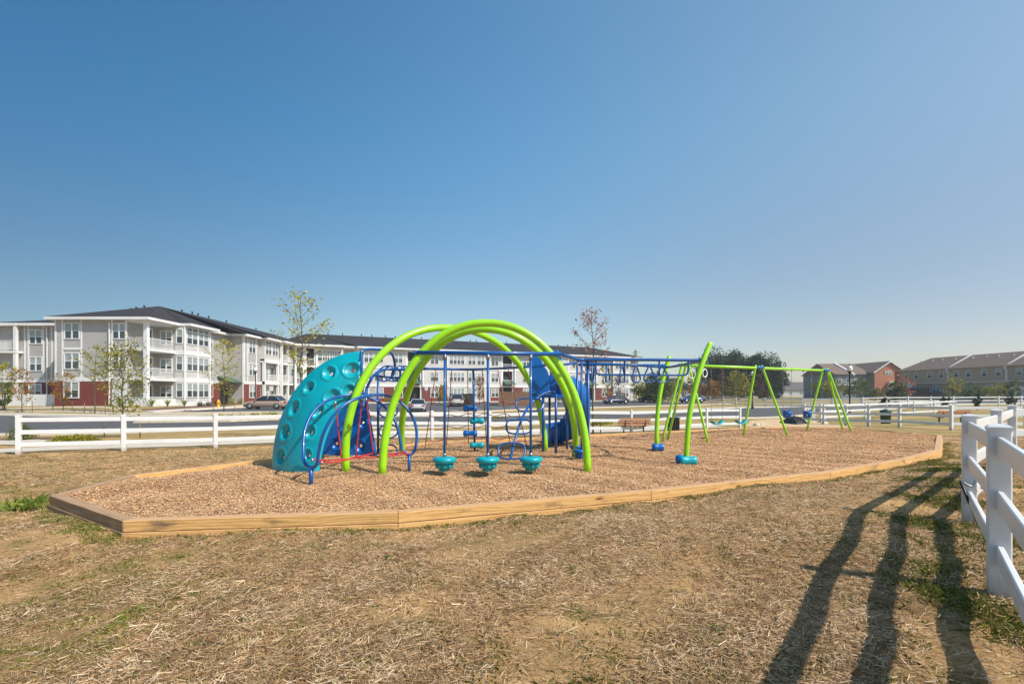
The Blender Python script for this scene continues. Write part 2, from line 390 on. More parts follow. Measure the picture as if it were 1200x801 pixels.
def refresh_kids():
    KIDS.clear()
    for o in bpy.data.objects:
        if o.parent: KIDS.setdefault(o.parent.name, []).append(o)
def poly_mesh(name, V, F, mat, smooth=False):
    """V (n,3) numpy, F (m,k) numpy of equal-sided faces"""
    me = bpy.data.meshes.new(name); k = F.shape[1]
    me.vertices.add(len(V)); me.vertices.foreach_set("co", V.astype(np.float32).ravel())
    me.loops.add(F.size); me.loops.foreach_set("vertex_index", F.astype(np.int32).ravel())
    me.polygons.add(len(F)); me.polygons.foreach_set("loop_start", np.arange(0, F.size, k, dtype=np.int32))
    me.polygons.foreach_set("use_smooth", np.full(len(F), smooth)); me.materials.append(mat)
    me.update(calc_edges=True); return me
def cards(name, C, A, B, mat, parent=None, kind=None):
    """small quads: centres C, half axes A and B"""
    n = len(C); V = np.empty((n, 4, 3)); V[:, 0] = C-A; V[:, 1] = C-B; V[:, 2] = C+A; V[:, 3] = C+B
    off = np.array(world_loc(parent)) if parent else np.zeros(3)
    me = poly_mesh(name, V.reshape(-1, 3)-off, np.arange(4*n).reshape(n, 4), mat)
    o = bpy.data.objects.new(name, me); COL.objects.link(o)
    if parent: o.parent = parent
    if kind: o['kind'] = kind
    return o
def at(px, py, y):
    return Vector(((px-600)/550*y, y, EYE-(py-460)/550*y))
def smooth_path(pts, k=6, closed=False):
    P = [Vector(p) for p in pts]; n = len(P); out = []
    for i in range(n if closed else n-1):
        g = (lambda j: P[j % n]) if closed else (lambda j: P[max(0, min(n-1, j))])
        p0, p1, p2, p3 = g(i-1), g(i), g(i+1), g(i+2)
        for s in range(k):
            t = s/k
            out.append(.5*((2*p1)+(p2-p0)*t+(2*p0-5*p1+4*p2-p3)*t*t+(3*p1-p0-3*p2+p3)*t**3))
    if not closed: out.append(P[-1])
    return out

# ------------------------------------------------------------------ terrain
CP = np.array([(0,0,-.12),(0,3,-.17),(-5,2,-.28),(-10,1,-.35),(3.6,3.47,-.03),(5.32,5.46,-.03),(7.6,7.4,-.05),(9.85,9.24,0),(14,8.7,.02),(1.9,1.4,-.08),(4.2,5.7,-.07),(2.6,4.1,-.08),(1.6,2.6,-.09),(5,0,-.05),
 (-4.8,5.6,-.36),(-7.2,7.1,-.33),(-1.5,6.0,-.34),(2.2,7.3,-.34),(6.4,9.1,-.37),(9.4,10.9,-.37),(12,12.7,-.36),(16.3,17.4,-.42),
 (-3,10,-.5),(3,12,-.5),(8,16,-.5),(13,19,-.5),(-5.5,9,-.5),(0,9,-.5),(6,12,-.5),(-6.2,12,-.45),(-2.7,15.8,-.5),(3.3,19,-.55),(9,21.5,-.6),(15,23,-.55),
 (-15.8,15,-.57),(-10.7,17.3,-.62),(0,22,-.73),(7,25.2,-.78),(13.7,28.2,-.75),(-12,7,-.45),(-22,12,-.6),(18,15,-.2),(25,18,-.3),
 (22,24,-.45),(20,31,-.6),(37,42,-.55),(-24,26,-.75),(-28,32,-.68),(-5,34,-.85),(22,46,-.9),(-10,50,-.75),(-27,51,-.36),(-43,48,.1),(-60,50,.1),(-45,62,.15),(-36,68,.05),
 (-30,44,-.45),(-45,41,-.3),(-60,41,-.2),(-10,82,-.12),(10,93,-.12),(30,105,-.12),(0,65,-.5),(20,75,-.5),(35,62,-.55),(48,58,-.25),(60,57,-.22),(32,66,-.4),(45,50,-.5),(75,50,-.2),
 (40,95,-.3),(80,90,-.1),(110,110,0),(100,60,-.1),(60,120,-.1),(250,100,0),(-150,60,0),(0,200,0),(-200,300,0),(300,400,0),(0,700,0),(-100,0,-.3),(100,0,0),(0,-20,-.1)])
UND = []
for _ in range(22):
    _a = RNG.uniform(0, 6.28); _f = RNG.uniform(1.0, 7); UND.append((_f, math.cos(_a), math.sin(_a), RNG.uniform(0, 6.28), .016/_f+.002))
def zg(x, y):
    x = np.atleast_1d(np.asarray(x, float)); y = np.atleast_1d(np.asarray(y, float))
    out = np.zeros(x.shape)
    for s in range(0, x.size, 20000):
        xs = x.ravel()[s:s+20000, None]; ys = y.ravel()[s:s+20000, None]
        soft = 1.2+.03*np.hypot(xs, ys)
        d2 = (xs-CP[None, :, 0])**2+(ys-CP[None, :, 1])**2+soft**2
        w = d2**-2.0
        out.ravel()[s:s+20000] = ((w*CP[None, :, 2]).sum(1)/w.sum(1))
    near = np.exp(-((x/16)**2+((y-4)/13)**2))
    for f, ca, sa, ph, am in UND: out = out+near*am*np.sin(f*(x*ca+y*sa)+ph)
    return out
def z1(x, y): return float(zg(x, y)[0])
def axis(lo, hi, fine_lo, fine_hi, step, grow=1.12):
    a = list(np.arange(fine_lo, fine_hi, step)); d = step; v = a[-1]
    while v < hi: d *= grow; v += d; a.append(v)
    d = step; v = a[0]
    while v > lo: d *= grow; v -= d; a.insert(0, v)
    return np.array(a)
def terrain():
    xs = axis(-900, 900, -13, 14, .16, 1.07); ys = axis(-60, 1600, -1, 17, .14, 1.05)
    X, Y = np.meshgrid(xs, ys); Z = zg(X, Y)
    n, m = X.shape; V = np.stack([X, Y, Z], -1).reshape(-1, 3)
    i = np.arange((n-1)*(m-1)); r = i//(m-1); c = i % (m-1); b = r*m+c
    F = np.stack([b, b+1, b+m+1, b+m], 1)
    o = bpy.data.objects.new('ground', poly_mesh('ground', V, F, M['ground'], True)); COL.objects.link(o)
    o['kind'] = 'structure'
terrain()
def strip(name, a, b, mat, dz, kind='structure', thick=0, seg=3.0):
    """sheet between two polylines a and b (equal counts) following the ground"""
    A, B = [], []
    for src, dst in ((a, A), (b, B)):
        for i in range(len(src)-1):
            p, q = Vector(src[i]), Vector(src[i+1]); L = max((Vector(a[i+1])-Vector(a[i])).length, (Vector(b[i+1])-Vector(b[i])).length)
            k = max(1, int(L/seg))
            for j in range(k): dst.append(p.lerp(q, j/k))
        dst.append(Vector(src[-1]))
    n = 6; P = np.array([[tuple(A[i].lerp(B[i], j/n)) for j in range(n+1)] for i in range(len(A))])
    Z = zg(P[..., 0], P[..., 1])+dz
    V = np.concatenate([P, Z[..., None]], -1).reshape(-1, 3); w = n+1
    F = [(i*w+j, i*w+j+1, (i+1)*w+j+1, (i+1)*w+j) for i in range(len(A)-1) for j in range(n)]
    V = [tuple(v) for v in V]
    if thick:
        o = len(V); V += [(v[0], v[1], v[2]-thick) for v in V]
        for i in range(len(A)-1):
            for j in (0, n):
                p, q = i*w+j, (i+1)*w+j; F.append((p, q, q+o, p+o))
        for i in (0, len(A)-1):
            for j in range(n): p, q = i*w+j, i*w+j+1; F.append((p, q, q+o, p+o))
    me = bpy.data.meshes.new(name); me.from_pydata(V, [], F); me.materials.append(mat); me.update()
    bm = bmesh.new(); bm.from_mesh(me); bmesh.ops.recalc_face_normals(bm, faces=bm.faces)
    up = sum(f.normal.z for f in bm.faces)
    if up < 0: bmesh.ops.reverse_faces(bm, faces=bm.faces)
    bm.to_mesh(me); bm.free()
    o = bpy.data.objects.new(name, me); COL.objects.link(o); o['kind'] = kind; return o
def offs(poly, d):
    out = []
    for i, p in enumerate(poly):
        a = Vector(poly[max(0, i-1)]); b = Vector(poly[min(len(poly)-1, i+1)]); t = (b-a).normalized()
        out.append(tuple(Vector(p)+Vector((-t.y, t.x))*d))
    return out
# main road beyond the white fence, parking court in front of the flats
near_edge = [(-90, 17), (-50, 20), (-24, 24), (-2.6, 29.5), (22, 42), (60, 63), (110, 90)]
far_edge = [(-96, 31), (-55, 33.5), (-30, 37.3), (-7.5, 42), (16, 52), (55, 71.5), (105, 98)]
strip('road', near_edge, far_edge, M['asphalt'], .03)
strip('kerb', offs(near_edge, -.18), near_edge, M['kerb'], .13, thick=.14)
strip('kerb', far_edge, offs(far_edge, .18), M['kerb'], .13, thick=.14)
walk = [(-60, -9.0), (-22, 12.9), (-15.5, 16.1), (0, 23.2), (13.5, 29.2)]
strip('pavement', offs(walk, .1), offs(walk, 1.7), M['concrete'], .02)
strip('pavement', [(-60, 10), (-34, 15.5), (-22, 18.3), (-17.8, 17.6)], [(-60, 12), (-34, 17.5), (-20.5, 20.3), (-15.3, 18.6)], M['concrete'], .035)
strip('pavement', offs(far_edge, 1.4), offs(far_edge, 2.9), M['concrete'], .03)
court_n = [(-70, 40.6), (-34, 41.2), (-20, 44.8), (-4, 52), (16, 64), (36, 77)]
court_f = [(-70, 41.5), (-33, 43.5), (-29, 66), (-16, 73), (4, 82), (28, 92)]
strip('parking_court', court_n, court_f, M['asphalt'], .03)
strip('kerb', offs(court_n, -.2), court_n, M['kerb'], .13, thick=.14)
strip('kerb', [(-33.2, 43.5), (-29.2, 66), (-16, 73), (4, 82), (28, 92)], [(-34.6, 44.0), (-30.8, 67), (-16.8, 74.6), (3.2, 83.6), (27.2, 93.6)], M['kerb'], .13, thick=.14)
strip('pavement', [(-62, 44.4), (-36, 44.8)], [(-62, 45.5), (-36, 45.9)], M['concrete'], .04)
for i in range(9):       # painted bays of the parking court
    x = -9+i*2.7; y = 52.6+i*1.42
    strip('parking_line', [(x, y), (x-2.1, y+4.4)], [(x+.13, y+.06), (x-1.97, y+4.46)], M['paint'], .045)
for i in range(7):
    x = -12.5+i*2.9; y = 30.4+i*1.55
    strip('parking_line', [(x, y-2.3), (x-2.4, y+1.9)], [(x+.14, y-2.23), (x-2.26, y+1.97)], M['paint'], .045)
# path from the gap in the fence
strip('path', [(14.5, 29.3), (17, 33.5), (22, 38)], [(19.2, 26.0), (20.4, 31.5), (24, 36)], M['dirt'], .03)
strip('mulch_bed', [(-25, 17.6), (-20.5, 19.6)], [(-27, 20.5), (-21.5, 23)], M['mulch'], .02)
strip('mulch_bed', [(-34.8, 45.5), (-34.4, 62)], [(-36.6, 45.5), (-36.2, 62)], M['mulch'], .02)
strip('mulch_bed', [(-17.0, 75.4), (24, 95.5)], [(-17.8, 77), (23.2, 97.1)], M['mulch'], .02)

# ------------------------------------------------------------------ timber border and chips
CHIP = -.2; TOP = -.15
OUT = [(-4.78, 5.76), (-1.5, 6.17), (2.23, 7.51), (6.33, 9.33), (9.29, 11.1), (11.85, 12.95), (15.95, 17.4), (15.6, 21.3), (12.6, 22.0),
       (8.2, 20.2), (3.3, 17.9), (-2.75, 15.0), (-5.7, 11.5), (-7.35, 9.0), (-7.1, 7.2)]
def inset(poly, d):
    n = len(poly); res = []
    for i in range(n):
        p0, p1, p2 = (Vector(poly[(i+k-1) % n]) for k in range(3))
        e1 = (p1-p0).normalized(); e2 = (p2-p1).normalized()
        n1 = Vector((-e1.y, e1.x)); n2 = Vector((-e2.y, e2.x)); b = (n1+n2).normalized()
        res.append(tuple(p1+b*d/max(.3, b.dot(n1))))
    return res
INN = inset(OUT, .15); OUT2 = inset(OUT, -.012)
border = thing('timber_border', 'low edging of yellow timbers laid two high around the wood chip play bed', 'border', (-4.78, 5.76, TOP))
for i in range(len(OUT)):
    j = (i+1) % len(OUT)
    for row in range(2):
        o_, z0, z1_ = (OUT, TOP-.142, TOP) if row == 0 else (OUT2, TOP-.29, TOP-.147)
        a, b, c, d = (Vector(o_[i]), Vector(o_[j]), Vector(INN[j]), Vector(INN[i]))
        L = (b-a).length; e = (b-a).normalized(); g = .003
        a, b, c, d = a+e*g, b-e*g, c-e*g, d+e*g
        org = a.lerp(b, .5); ang = math.atan2(e.y, e.x); rot = Matrix.Rotation(-ang, 2)
        P = [tuple(rot @ (q-org)) for q in (a, b, c, d)]
        mb = MB(); mb.flat(P, z0-(z0+z1_)/2, z1_-(z0+z1_)/2)
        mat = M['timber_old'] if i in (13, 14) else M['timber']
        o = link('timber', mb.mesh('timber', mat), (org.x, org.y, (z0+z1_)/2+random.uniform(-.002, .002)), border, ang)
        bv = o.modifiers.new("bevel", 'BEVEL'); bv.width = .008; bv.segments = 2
        if mat == M['timber_old'] and row == 0: o['label'] = 'greyed weathered timber'
def inside(poly, x, y):
    x = np.asarray(x); y = np.asarray(y); r = np.zeros(x.shape, bool); n = len(poly)
    for i in range(n):
        x1, y1 = poly[i]; x2, y2 = poly[(i+1) % n]
        c = ((y1 > y) != (y2 > y)) & (x < (x2-x1)*(y-y1)/(y2-y1+1e-12)+x1); r ^= c
    return r
def chip_z(x, y):
    z = CHIP+.022*np.sin(1.3*x+.7*y)+.016*np.sin(2.9*x-2.1*y+1)+.014*np.sin(5.1*x+4.3*y)
    for cx, cy in ((-1.36, 9.4), (-.49, 9.4), (.38, 9.5), (7.2, 16.6), (8.3, 17.2), (10.8, 18.6), (12.1, 19.4), (1.0, 15.0), (3.9, 11.4)):   # hollows scuffed under pods, swings and slide
        z = z-.045*np.exp(-((x-cx)**2+(y-cy)**2)/.16)
    return z
def chip_bed():
    bm = bmesh.new(); vs = [bm.verts.new((p[0], p[1], CHIP)) for p in inset(OUT, .1)]; f = bm.faces.new(vs)
    bmesh.ops.triangulate(bm, faces=bm.faces[:])
    for k in range(6): bmesh.ops.subdivide_edges(bm, edges=[e for e in bm.edges if e.calc_length() > .45], cuts=1); bmesh.ops.triangulate(bm, faces=bm.faces[:])
    for v in bm.verts: v.co.z = float(chip_z(v.co.x, v.co.y))-.008
    bmesh.ops.recalc_face_normals(bm, faces=bm.faces)
    me = bpy.data.meshes.new('chip_bed'); bm.to_mesh(me); bm.free(); me.materials.append(M['chip_ground'])
    for p in me.polygons: p.use_smooth = True
    if me.polygons[0].normal.z < 0: me.flip_normals()
    o = bpy.data.objects.new('chip_bed', me); COL.objects.link(o); o['kind'] = 'structure'
    n = 800000
    y = 5.8+(22-5.8)*RNG.random(n)**1.7; x = RNG.uniform(-7.4, 16.2, n)
    k = inside(inset(OUT, .16), x, y); x, y = x[k], y[k]; n = len(x)
    z = chip_z(x, y)+RNG.uniform(.0, .02, n)
    a = RNG.uniform(0, 6.28, n); L = RNG.uniform(.006, .019, n)*(1+y*.02); w = RNG.uniform(.0025, .006, n)*(1+y*.05); tl = RNG.normal(0, .16, n); t2 = RNG.normal(0, .22, n)
    A = np.stack([np.cos(a)*np.cos(tl), np.sin(a)*np.cos(tl), np.sin(tl)], 1); Bv = np.stack([-np.sin(a)*np.cos(t2), np.cos(a)*np.cos(t2), np.sin(t2)], 1)
    C = np.stack([x, y, z], 1)
    # rectangle corners
    A = A*L[:, None]; Bv = Bv*w[:, None]
    V = np.stack([C-A-Bv, C+A-Bv, C+A*.9+Bv, C-A+Bv*.8], 1).reshape(-1, 3)
    o = bpy.data.objects.new('wood_chips', poly_mesh('wood_chips', V, np.arange(4*n).reshape(n, 4), M['chips'])); COL.objects.link(o)
    tag(o, 'tan wood chips spread loose over the play bed', 'wood chips', kind='stuff')
chip_bed()

# ------------------------------------------------------------------ straw and grass in the foreground
def straw():
    n = 900000
    y = 1.2+19*RNG.random(n)**2.1; x = RNG.uniform(-1.25, 1.25, n)*(y+1.2)
    big = np.sin(x*1.1+2*np.sin(y*.7))*np.cos(y*1.6+1.5*np.sin(x*.9+1))+.5*np.sin(3.1*x-2.2*y)
    k = ~inside(OUT2, x, y) & (y < 14.6+.47*x+8) & (RNG.random(n) < np.clip(1/(1+np.exp((big-.55)/.22)), .14, 1)); x, y = x[k], y[k]; n = len(x)
    z = zg(x, y)+RNG.uniform(.0, .022, n)
    a = RNG.normal(0, 1, n)*.9+.3*np.sin(x*.8+y)+(RNG.random(n) < .3)*RNG.uniform(0, 3.1, n); L = RNG.gamma(2.2, .0085, n)+.010; w = RNG.uniform(.0006, .0015, n)*(1+y*.13); tl = RNG.normal(.04, .22, n)
    A = np.stack([np.cos(a)*np.cos(tl), np.sin(a)*np.cos(tl), np.sin(tl)], 1)*L[:, None]
    Bv = np.stack([-np.sin(a), np.cos(a), RNG.normal(0, .5, n)], 1)*w[:, None]; C = np.stack([x, y, z], 1)
    V = np.stack([C-A-Bv, C+A-Bv, C+A+Bv, C-A+Bv], 1).reshape(-1, 3)
    o = bpy.data.objects.new('dry_straw', poly_mesh('dry_straw', V, np.arange(4*n).reshape(n, 4), M['straw'])); COL.objects.link(o)
    tag(o, 'dry cut straw lying matted over the foreground lawn', 'dry grass', kind='stuff')
straw()
def blades(name, label, centres, per, hh, spread, mat, lean=.35, wid=.003):
    cx, cy = np.repeat(centres[:, 0], per), np.repeat(centres[:, 1], per); n = len(cx)
    x = cx+RNG.normal(0, spread, n); y = cy+RNG.normal(0, spread, n)
    k = ~inside(OUT2, x, y); x, y = x[k], y[k]; n = len(x); z = zg(x, y)-.005
    h = RNG.uniform(.45, 1.1, n)*hh; a = RNG.uniform(0, 6.28, n); le = np.abs(RNG.normal(0, lean, n)); w = wid*(1+y*.08)
    D = np.stack([np.cos(a)*le, np.sin(a)*le, np.ones(n)], 1); D /= np.linalg.norm(D, axis=1)[:, None]
    S = np.stack([-np.sin(a), np.cos(a), np.zeros(n)], 1)*w[:, None]; B0 = np.stack([x, y, z], 1)
    mid = B0+D*h[:, None]*.55; tip = B0+D*h[:, None]; tip[:, 0] += np.cos(a)*h*le*.6; tip[:, 1] += np.sin(a)*h*le*.6; tip[:, 2] -= h*le*.25
    V = np.stack([B0-S, B0+S, mid+S*.8, tip, mid-S*.8], 1).reshape(-1, 3)
    o = bpy.data.objects.new(name, poly_mesh(name, V, np.arange(5*n).reshape(n, 5), mat)); COL.objects.link(o)
    return tag(o, label, 'grass', kind='stuff')
def edge_pts(n, segs, off_lo=.03, off_hi=.2):
    out = []
    for i in range(n):
        s = random.choice(segs); a, b = Vector(OUT[s]), Vector(OUT[(s+1) % len(OUT)]); e = (b-a).normalized()
        out.append(tuple(a.lerp(b, random.random())+Vector((e.y, -e.x))*random.uniform(off_lo, off_hi)))
    return np.array(out)
nc = 5200; yy = 1.8+14*RNG.random(nc)**1.5; xx = RNG.uniform(-1.2, 1.2, nc)*(yy+.6)
clump = np.sin(xx*.9+1.3)*np.sin(yy*1.1)+RNG.normal(0, .5, nc) > .2
blades('green_grass', 'short olive grass growing up through the dry lawn', np.stack([xx, yy], 1)[clump], 26, .042, .055, M['grass'], .8, .002)
blades('edge_grass', 'olive grass fringe at the foot of the timber border', np.concatenate([edge_pts(170, [0, 1, 2, 3, 4, 5]), edge_pts(45, [14], .03, .3)]), 34, .06, .06, M['grass'], .6, .0022)
rt = np.stack([RNG.uniform(3.0, 12.5, 2400), RNG.uniform(2.6, 13.5, 2400)], 1); rt = rt[(np.abs(rt[:, 0]-rt[:, 1]*1.0-.1) < 1.5) & (np.sin(rt[:, 0]*2.3)*np.cos(rt[:, 1]*1.9)+RNG.normal(0, .4, len(rt)) > .5)]
blades('fence_side_grass', 'darker green grass patches beside the corner of the near white fence', rt, 80, .075, .10, M['grass'], .7, .002)
blades('weed_clump', 'bright green weed clump beside the left corner of the timber border', np.array([(-7.45, 7.25), (-7.55, 7.35), (-7.5, 7.1)]), 42, .28, .10, M['bright_grass'], .4, .003)
blades('weed_sprig', 'small green weed sprigs scattered in the foreground straw', np.array([(-2.9, 3.6), (-3.55, 5.1), (-1.25, 4.7), (-2.85, 3.45), (-4.0, 3.9), (.55, 4.2), (1.35, 3.0)]), 22, .07, .04, M['bright_grass'], .8, .0018)
# back lawn turf strip, left of the play bed
bl = np.stack([RNG.uniform(-18, 16, 2600), RNG.uniform(7, 27, 2600)], 1)
bl = bl[(bl[:, 1] < 21.7+.449*bl[:, 0]+.2) & (bl[:, 0] > -1.1*bl[:, 1])]
blades('lawn_tufts', 'dry olive tufts on the lawn behind the timber border', bl, 14, .05, .16, M['grass'], .8, .004)

# ------------------------------------------------------------------ vinyl fences
FH = 1.26
def rail_mesh():
    h, w, c = .14, .038, .007; prof = [(-w/2+c, -h/2), (w/2-c, -h/2), (w/2, -h/2+c), (w/2, h/2-c), (w/2-c, h/2), (-w/2+c, h/2), (-w/2, h/2-c), (-w/2, -h/2+c)]
    vs = [(-.5, p[0], p[1]) for p in prof]+[(.5, p[0], p[1]) for p in prof]; n = 8
    return MB().add(vs, [tuple(range(n)), tuple(range(2*n-1, n-1, -1))]+[(i, i+n, (i+1) % n+n, (i+1) % n) for i in range(n)][::1]).mesh('rail', M['vinyl'])
RAIL = rail_mesh()
def post_mesh(h=FH):
    w, c = .0635, .008; s = [(w-c, -w), (w, -w+c), (w, w-c), (w-c, w), (-w+c, w), (-w, w-c), (-w, -w+c), (-w+c, -w)]
    return MB().flat(s, -.35, h-.02).mesh('post', M['vinyl_post'])
def cap_mesh(h=FH):
    mb = MB(); w = .069
    mb.add([(-w, -w, h-.035), (w, -w, h-.035), (w, w, h-.035), (-w, w, h-.035), (-w, -w, h-.012), (w, -w, h-.012), (w, w, h-.012), (-w, w, h-.012),
            (-w*.8, -w*.8, h), (w*.8, -w*.8, h), (w*.8, w*.8, h), (-w*.8, w*.8, h), (0, 0, h+.012)],
           [(3, 2, 1, 0), (0, 1, 5, 4), (1, 2, 6, 5), (2, 3, 7, 6), (3, 0, 4, 7), (4, 5, 9, 8), (5, 6, 10, 9), (6, 7, 11, 10), (7, 4, 8, 11), (8, 9, 12), (9, 10, 12), (10, 11, 12), (11, 8, 12)])
    return mb.mesh('post_cap', M['vinyl'])
POST, CAP = post_mesh(), cap_mesh()
def fence(name, label, pts, group='white three rail fences', rails=(1.11, .715, .315), skip_first=False, nocaps=False):
    p0 = pts[0]; t = thing(name, label, 'fence', (p0[0], p0[1], z1(*p0)), group)
    zs = [z1(*p) for p in pts]
    for i, p in enumerate(pts):
        if i == 0 and skip_first: continue
        q = pts[i+1] if i+1 < len(pts) else pts[i-1]; ang = math.atan2(q[1]-p[1], q[0]-p[0])
        o = link('post', POST, (p[0], p[1], zs[i]), t, ang)
        if not nocaps: link('post_cap', CAP, (p[0], p[1], zs[i]), o, 0)
    for i in range(len(pts)-1):
        p, q = Vector((*pts[i], zs[i])), Vector((*pts[i+1], zs[i+1])); d = q-p; L = d.length
        for h in rails:
            o = link('rail', RAIL, tuple((p+q)/2+Vector((0, 0, h))), t, 0, (L-.09, 1, 1))
            o.rotation_euler = (0, -math.asin(d.z/L), math.atan2(d.y, d.x))
    return t
G1 = 'white three rail fences'
fence('rail_fence', 'long white three rail fence running behind the play bed from the left edge', [(-15.77+2.456*i, 15+1.102*i) for i in range(13)])
near = [(-1.56, -2.51), (.16, -.52), (1.88, 1.47), (3.6, 3.47), (5.32, 5.46)]
fence('rail_fence', 'nearest white three rail fence, cut by the right edge of the photo', near)
fence('rail_fence', 'white three rail fence going back from the nearest corner post on the right', [(5.32, 5.46), (7.6, 7.36), (9.85, 9.24)], skip_first=True)
fence('rail_fence', 'white three rail fence leaving the right edge behind the nearest fence', [(9.85, 9.24), (12.4, 9.1), (15.0, 8.95), (17.6, 8.8)], skip_first=True)
fence('rail_fence', 'white three rail fence between the swing set and the right hand corner, nearer of two', [(28.5, 22.6), (25.2, 23.0), (21.9, 23.4), (21.3, 25.8), (20.75, 27.3), (20.3, 28.5), (19.8, 29.8), (19.3, 31.0)])
fence('rail_fence', 'white three rail fence beyond the bench, second of two right of the swings', [(21.5, 32.7), (24.2, 34.2), (27, 35.9), (30.5, 38.2), (34.5, 40.3), (38.3, 42.6), (42.5, 45)])
fence('rail_fence', 'far white paddock fence running below the town houses', [(35.5, 90), (33.8, 80), (32.5, 72), (31.5, 66), (33.2, 61.5), (36.5, 59), (39.6, 58)]+[(42.6+2.75*i, 57) for i in range(12)])
# picket gate between the two right hand fences
g = thing('picket_gate', 'white picket gate standing at the left end of the right hand fences', 'gate', (20.2, 31.9, z1(20.2, 31.9)))
for i in range(7):
    MB().box((19.55+.22*i, 31.35+.17*i, z1(20.2, 31.9)+.62), (.09, .02, 1.08), .65).obj('picket', M['vinyl'], g)
for h in (.25, 1.0): MB().box((20.2, 31.83, z1(20.2, 31.9)+h), (1.75, .04, .09), .65).obj('rail', M['vinyl'], g)
# wire clip and stake on the near corner post
c = thing('gate_latch', 'small grey metal clip and dark stake leaning on the nearest fence corner', 'latch', (5.25, 5.38, .0))
MB().tube(smooth_path([(5.15, 5.36, .40), (5.22, 5.33, .36), (5.28, 5.33, .42), (5.34, 5.33, .37), (5.36, 5.36, .33)]), .012, 6).obj('clip', M['steel'], c)
MB().tube([(5.10, 5.34, .42), (5.2, 5.22, -.08)], .014, 6).obj('stake', M['black'], c)

# ------------------------------------------------------------------ play equipment
def arch_pts(Lp, Rp, apex, n=48, e=1.0):
    Lp, Rp, apex = map(Vector, (Lp, Rp, apex)); mid = (Lp+Rp)/2; out = []
    for i in range(n+1):
        a = math.pi*i/n; c, s = math.cos(a), math.sin(a)
        c = math.copysign(abs(c)**e, c); s = s**e
        out.append(mid-(Rp-Lp)/2*c+(apex-mid)*s)
    return out
GZ = CHIP-.05
def ring(c, r1, r2, ax1, ax2, n=20):
    c, ax1, ax2 = Vector(c), Vector(ax1).normalized(), Vector(ax2).normalized()
    return [c+ax1*r1*math.cos(2*math.pi*i/n)+ax2*r2*math.sin(2*math.pi*i/n) for i in range(n)]
cs = thing('climbing_frame', 'lime green crossing arches with blue rails, hanging teal pods and rope net', 'climbing frame', (-.5, 9.6, CHIP))
F1L, F1R = (-2.6, 9.4, GZ), (1.57, 9.75, GZ)
MB().tube(arch_pts(F1L, F1R, (-.52, 9.75, 2.87), e=.94), .080, 16).obj('arch', M['lime'], cs)
MB().tube(arch_pts((-3.41, 9.65, GZ), (.95, 13.4, GZ), (-1.35, 11.2, 2.96), e=.93), .082, 16).obj('arch', M['lime'], cs)
MB().tube(arch_pts((-2.95, 12.7, GZ), (1.62, 12.1, GZ), (-.64, 10.5, 2.84)), .080, 16).obj('arch', M['lime'], cs)
MB().tube([(-1.93, 9.52, 2.235), (1.02, 9.74, 2.225)], .043, 12).obj('rail', M['blue'], cs)
MB().tube(smooth_path([at(497, 431.5, 11.4), at(555, 432.5, 12.3), at(612, 430, 12.6), at(655, 426, 12.4)], 5), .03, 10).obj('rail', M['blue'], cs)
for (x, y, z) in ((-1.96, 9.52, 2.235), (1.06, 9.74, 2.225)):
    MB().tube([(x-.0, y-.09, z), (x, y+.09, z)], .03, 8).obj('clamp', M['blue'], cs)
def pod(parent, x, y, z0, mat, sc=1, zs=1):
    prof = [(.07, 0), (.115, .015), (.125, .07), (.16, .085), (.175, .13), (.165, .165), (.20, .18), (.245, .20), (.255, .25), (.245, .29), (.15, .305), (.05, .315)]
    mb = MB(); mb.lathe((x, y, z0), [(r*sc, z*sc*zs) for r, z in prof], 28)
    for k in range(9):      # scalloped grips round the tiers
        a = k*2*math.pi/9; mb.lathe((x+.165*sc*math.cos(a), y+.165*sc*math.sin(a), z0+.07*sc), [(.02, 0), (.038*sc, .03*sc), (.038*sc, .07*sc), (.02, .1*sc)], 8)
    return mb.obj('stepping_pod', mat, parent)
for x, y in ((-1.36, 9.4), (-.49, 9.42), (.38, 9.46)):
    MB().tube([(x, y+.12, 2.22), (x, y+.05, .1)], .026, 10).obj('hanging_pole', M['blue'], cs)
    pod(cs, x, y+.05, -.155, M['teal'], .93)
    MB().lathe((x, y+.05, .135), [(.035, 0), (.035, .07)], 10).obj('collar', M['steel'], cs)
    MB().lathe((x, y+.12, 2.1), [(.04, 0), (.04, .09)], 10).obj('collar', M['steel'], cs)
# pole with four offset foot steps
P0 = at(554.5, 432, 12.4)
MB().tube([P0, (P0.x, 12.9, CHIP-.02)], .03, 10).obj('pole', M['blue'], cs)
for k, (py, sx, mt) in enumerate(((478.5, -.08, 'blue_plastic'), (493, .1, 'teal'), (507.5, -.08, 'blue_plastic'), (521.5, .1, 'teal'))):
    c0 = at(554.5, py, 12.75)
    mb = MB()
    m4 = Matrix.Rotation(R(90), 4, 'Y')
    mb.lathe((c0.x+sx-.19, c0.y, c0.z), [(.05, 0), (.085, .02), (.085, .10), (.07, .13), (.07, .25), (.085, .28), (.085, .36), (.05, .38)], 16, True, m4)
    mb.obj('foot_step', M[mt], cs)
# rope net
tops = [(511, 432), (529.5, 432), (548, 432), (565, 432), (583, 431), (595, 430.5)]
bots = [(498, 524.5), (523, 522), (549, 520), (570, 520), (598, 521), (618, 525)]
cols = []
for (a, b) in zip(tops, bots):
    t0, b0 = at(*a, 12.4), at(*b, 13.2); cols.append((t0, b0)); MB().tube([t0, b0], .011, 6).obj('rope', M['dark_rope'], cs)
for f in (.42, .58, .74, .9):
    path = []
    for i in range(len(cols)):
        p = cols[i][0].lerp(cols[i][1], f); path.append(p)
        if i < len(cols)-1:
            q = cols[i+1][0].lerp(cols[i+1][1], f); m_ = (p+q)/2; m_.z -= .06; path.append(m_)
    MB().tube(smooth_path(path, 3), .010, 6).obj('rope', M['dark_rope'] if f < .8 else M['red_rope'], cs)
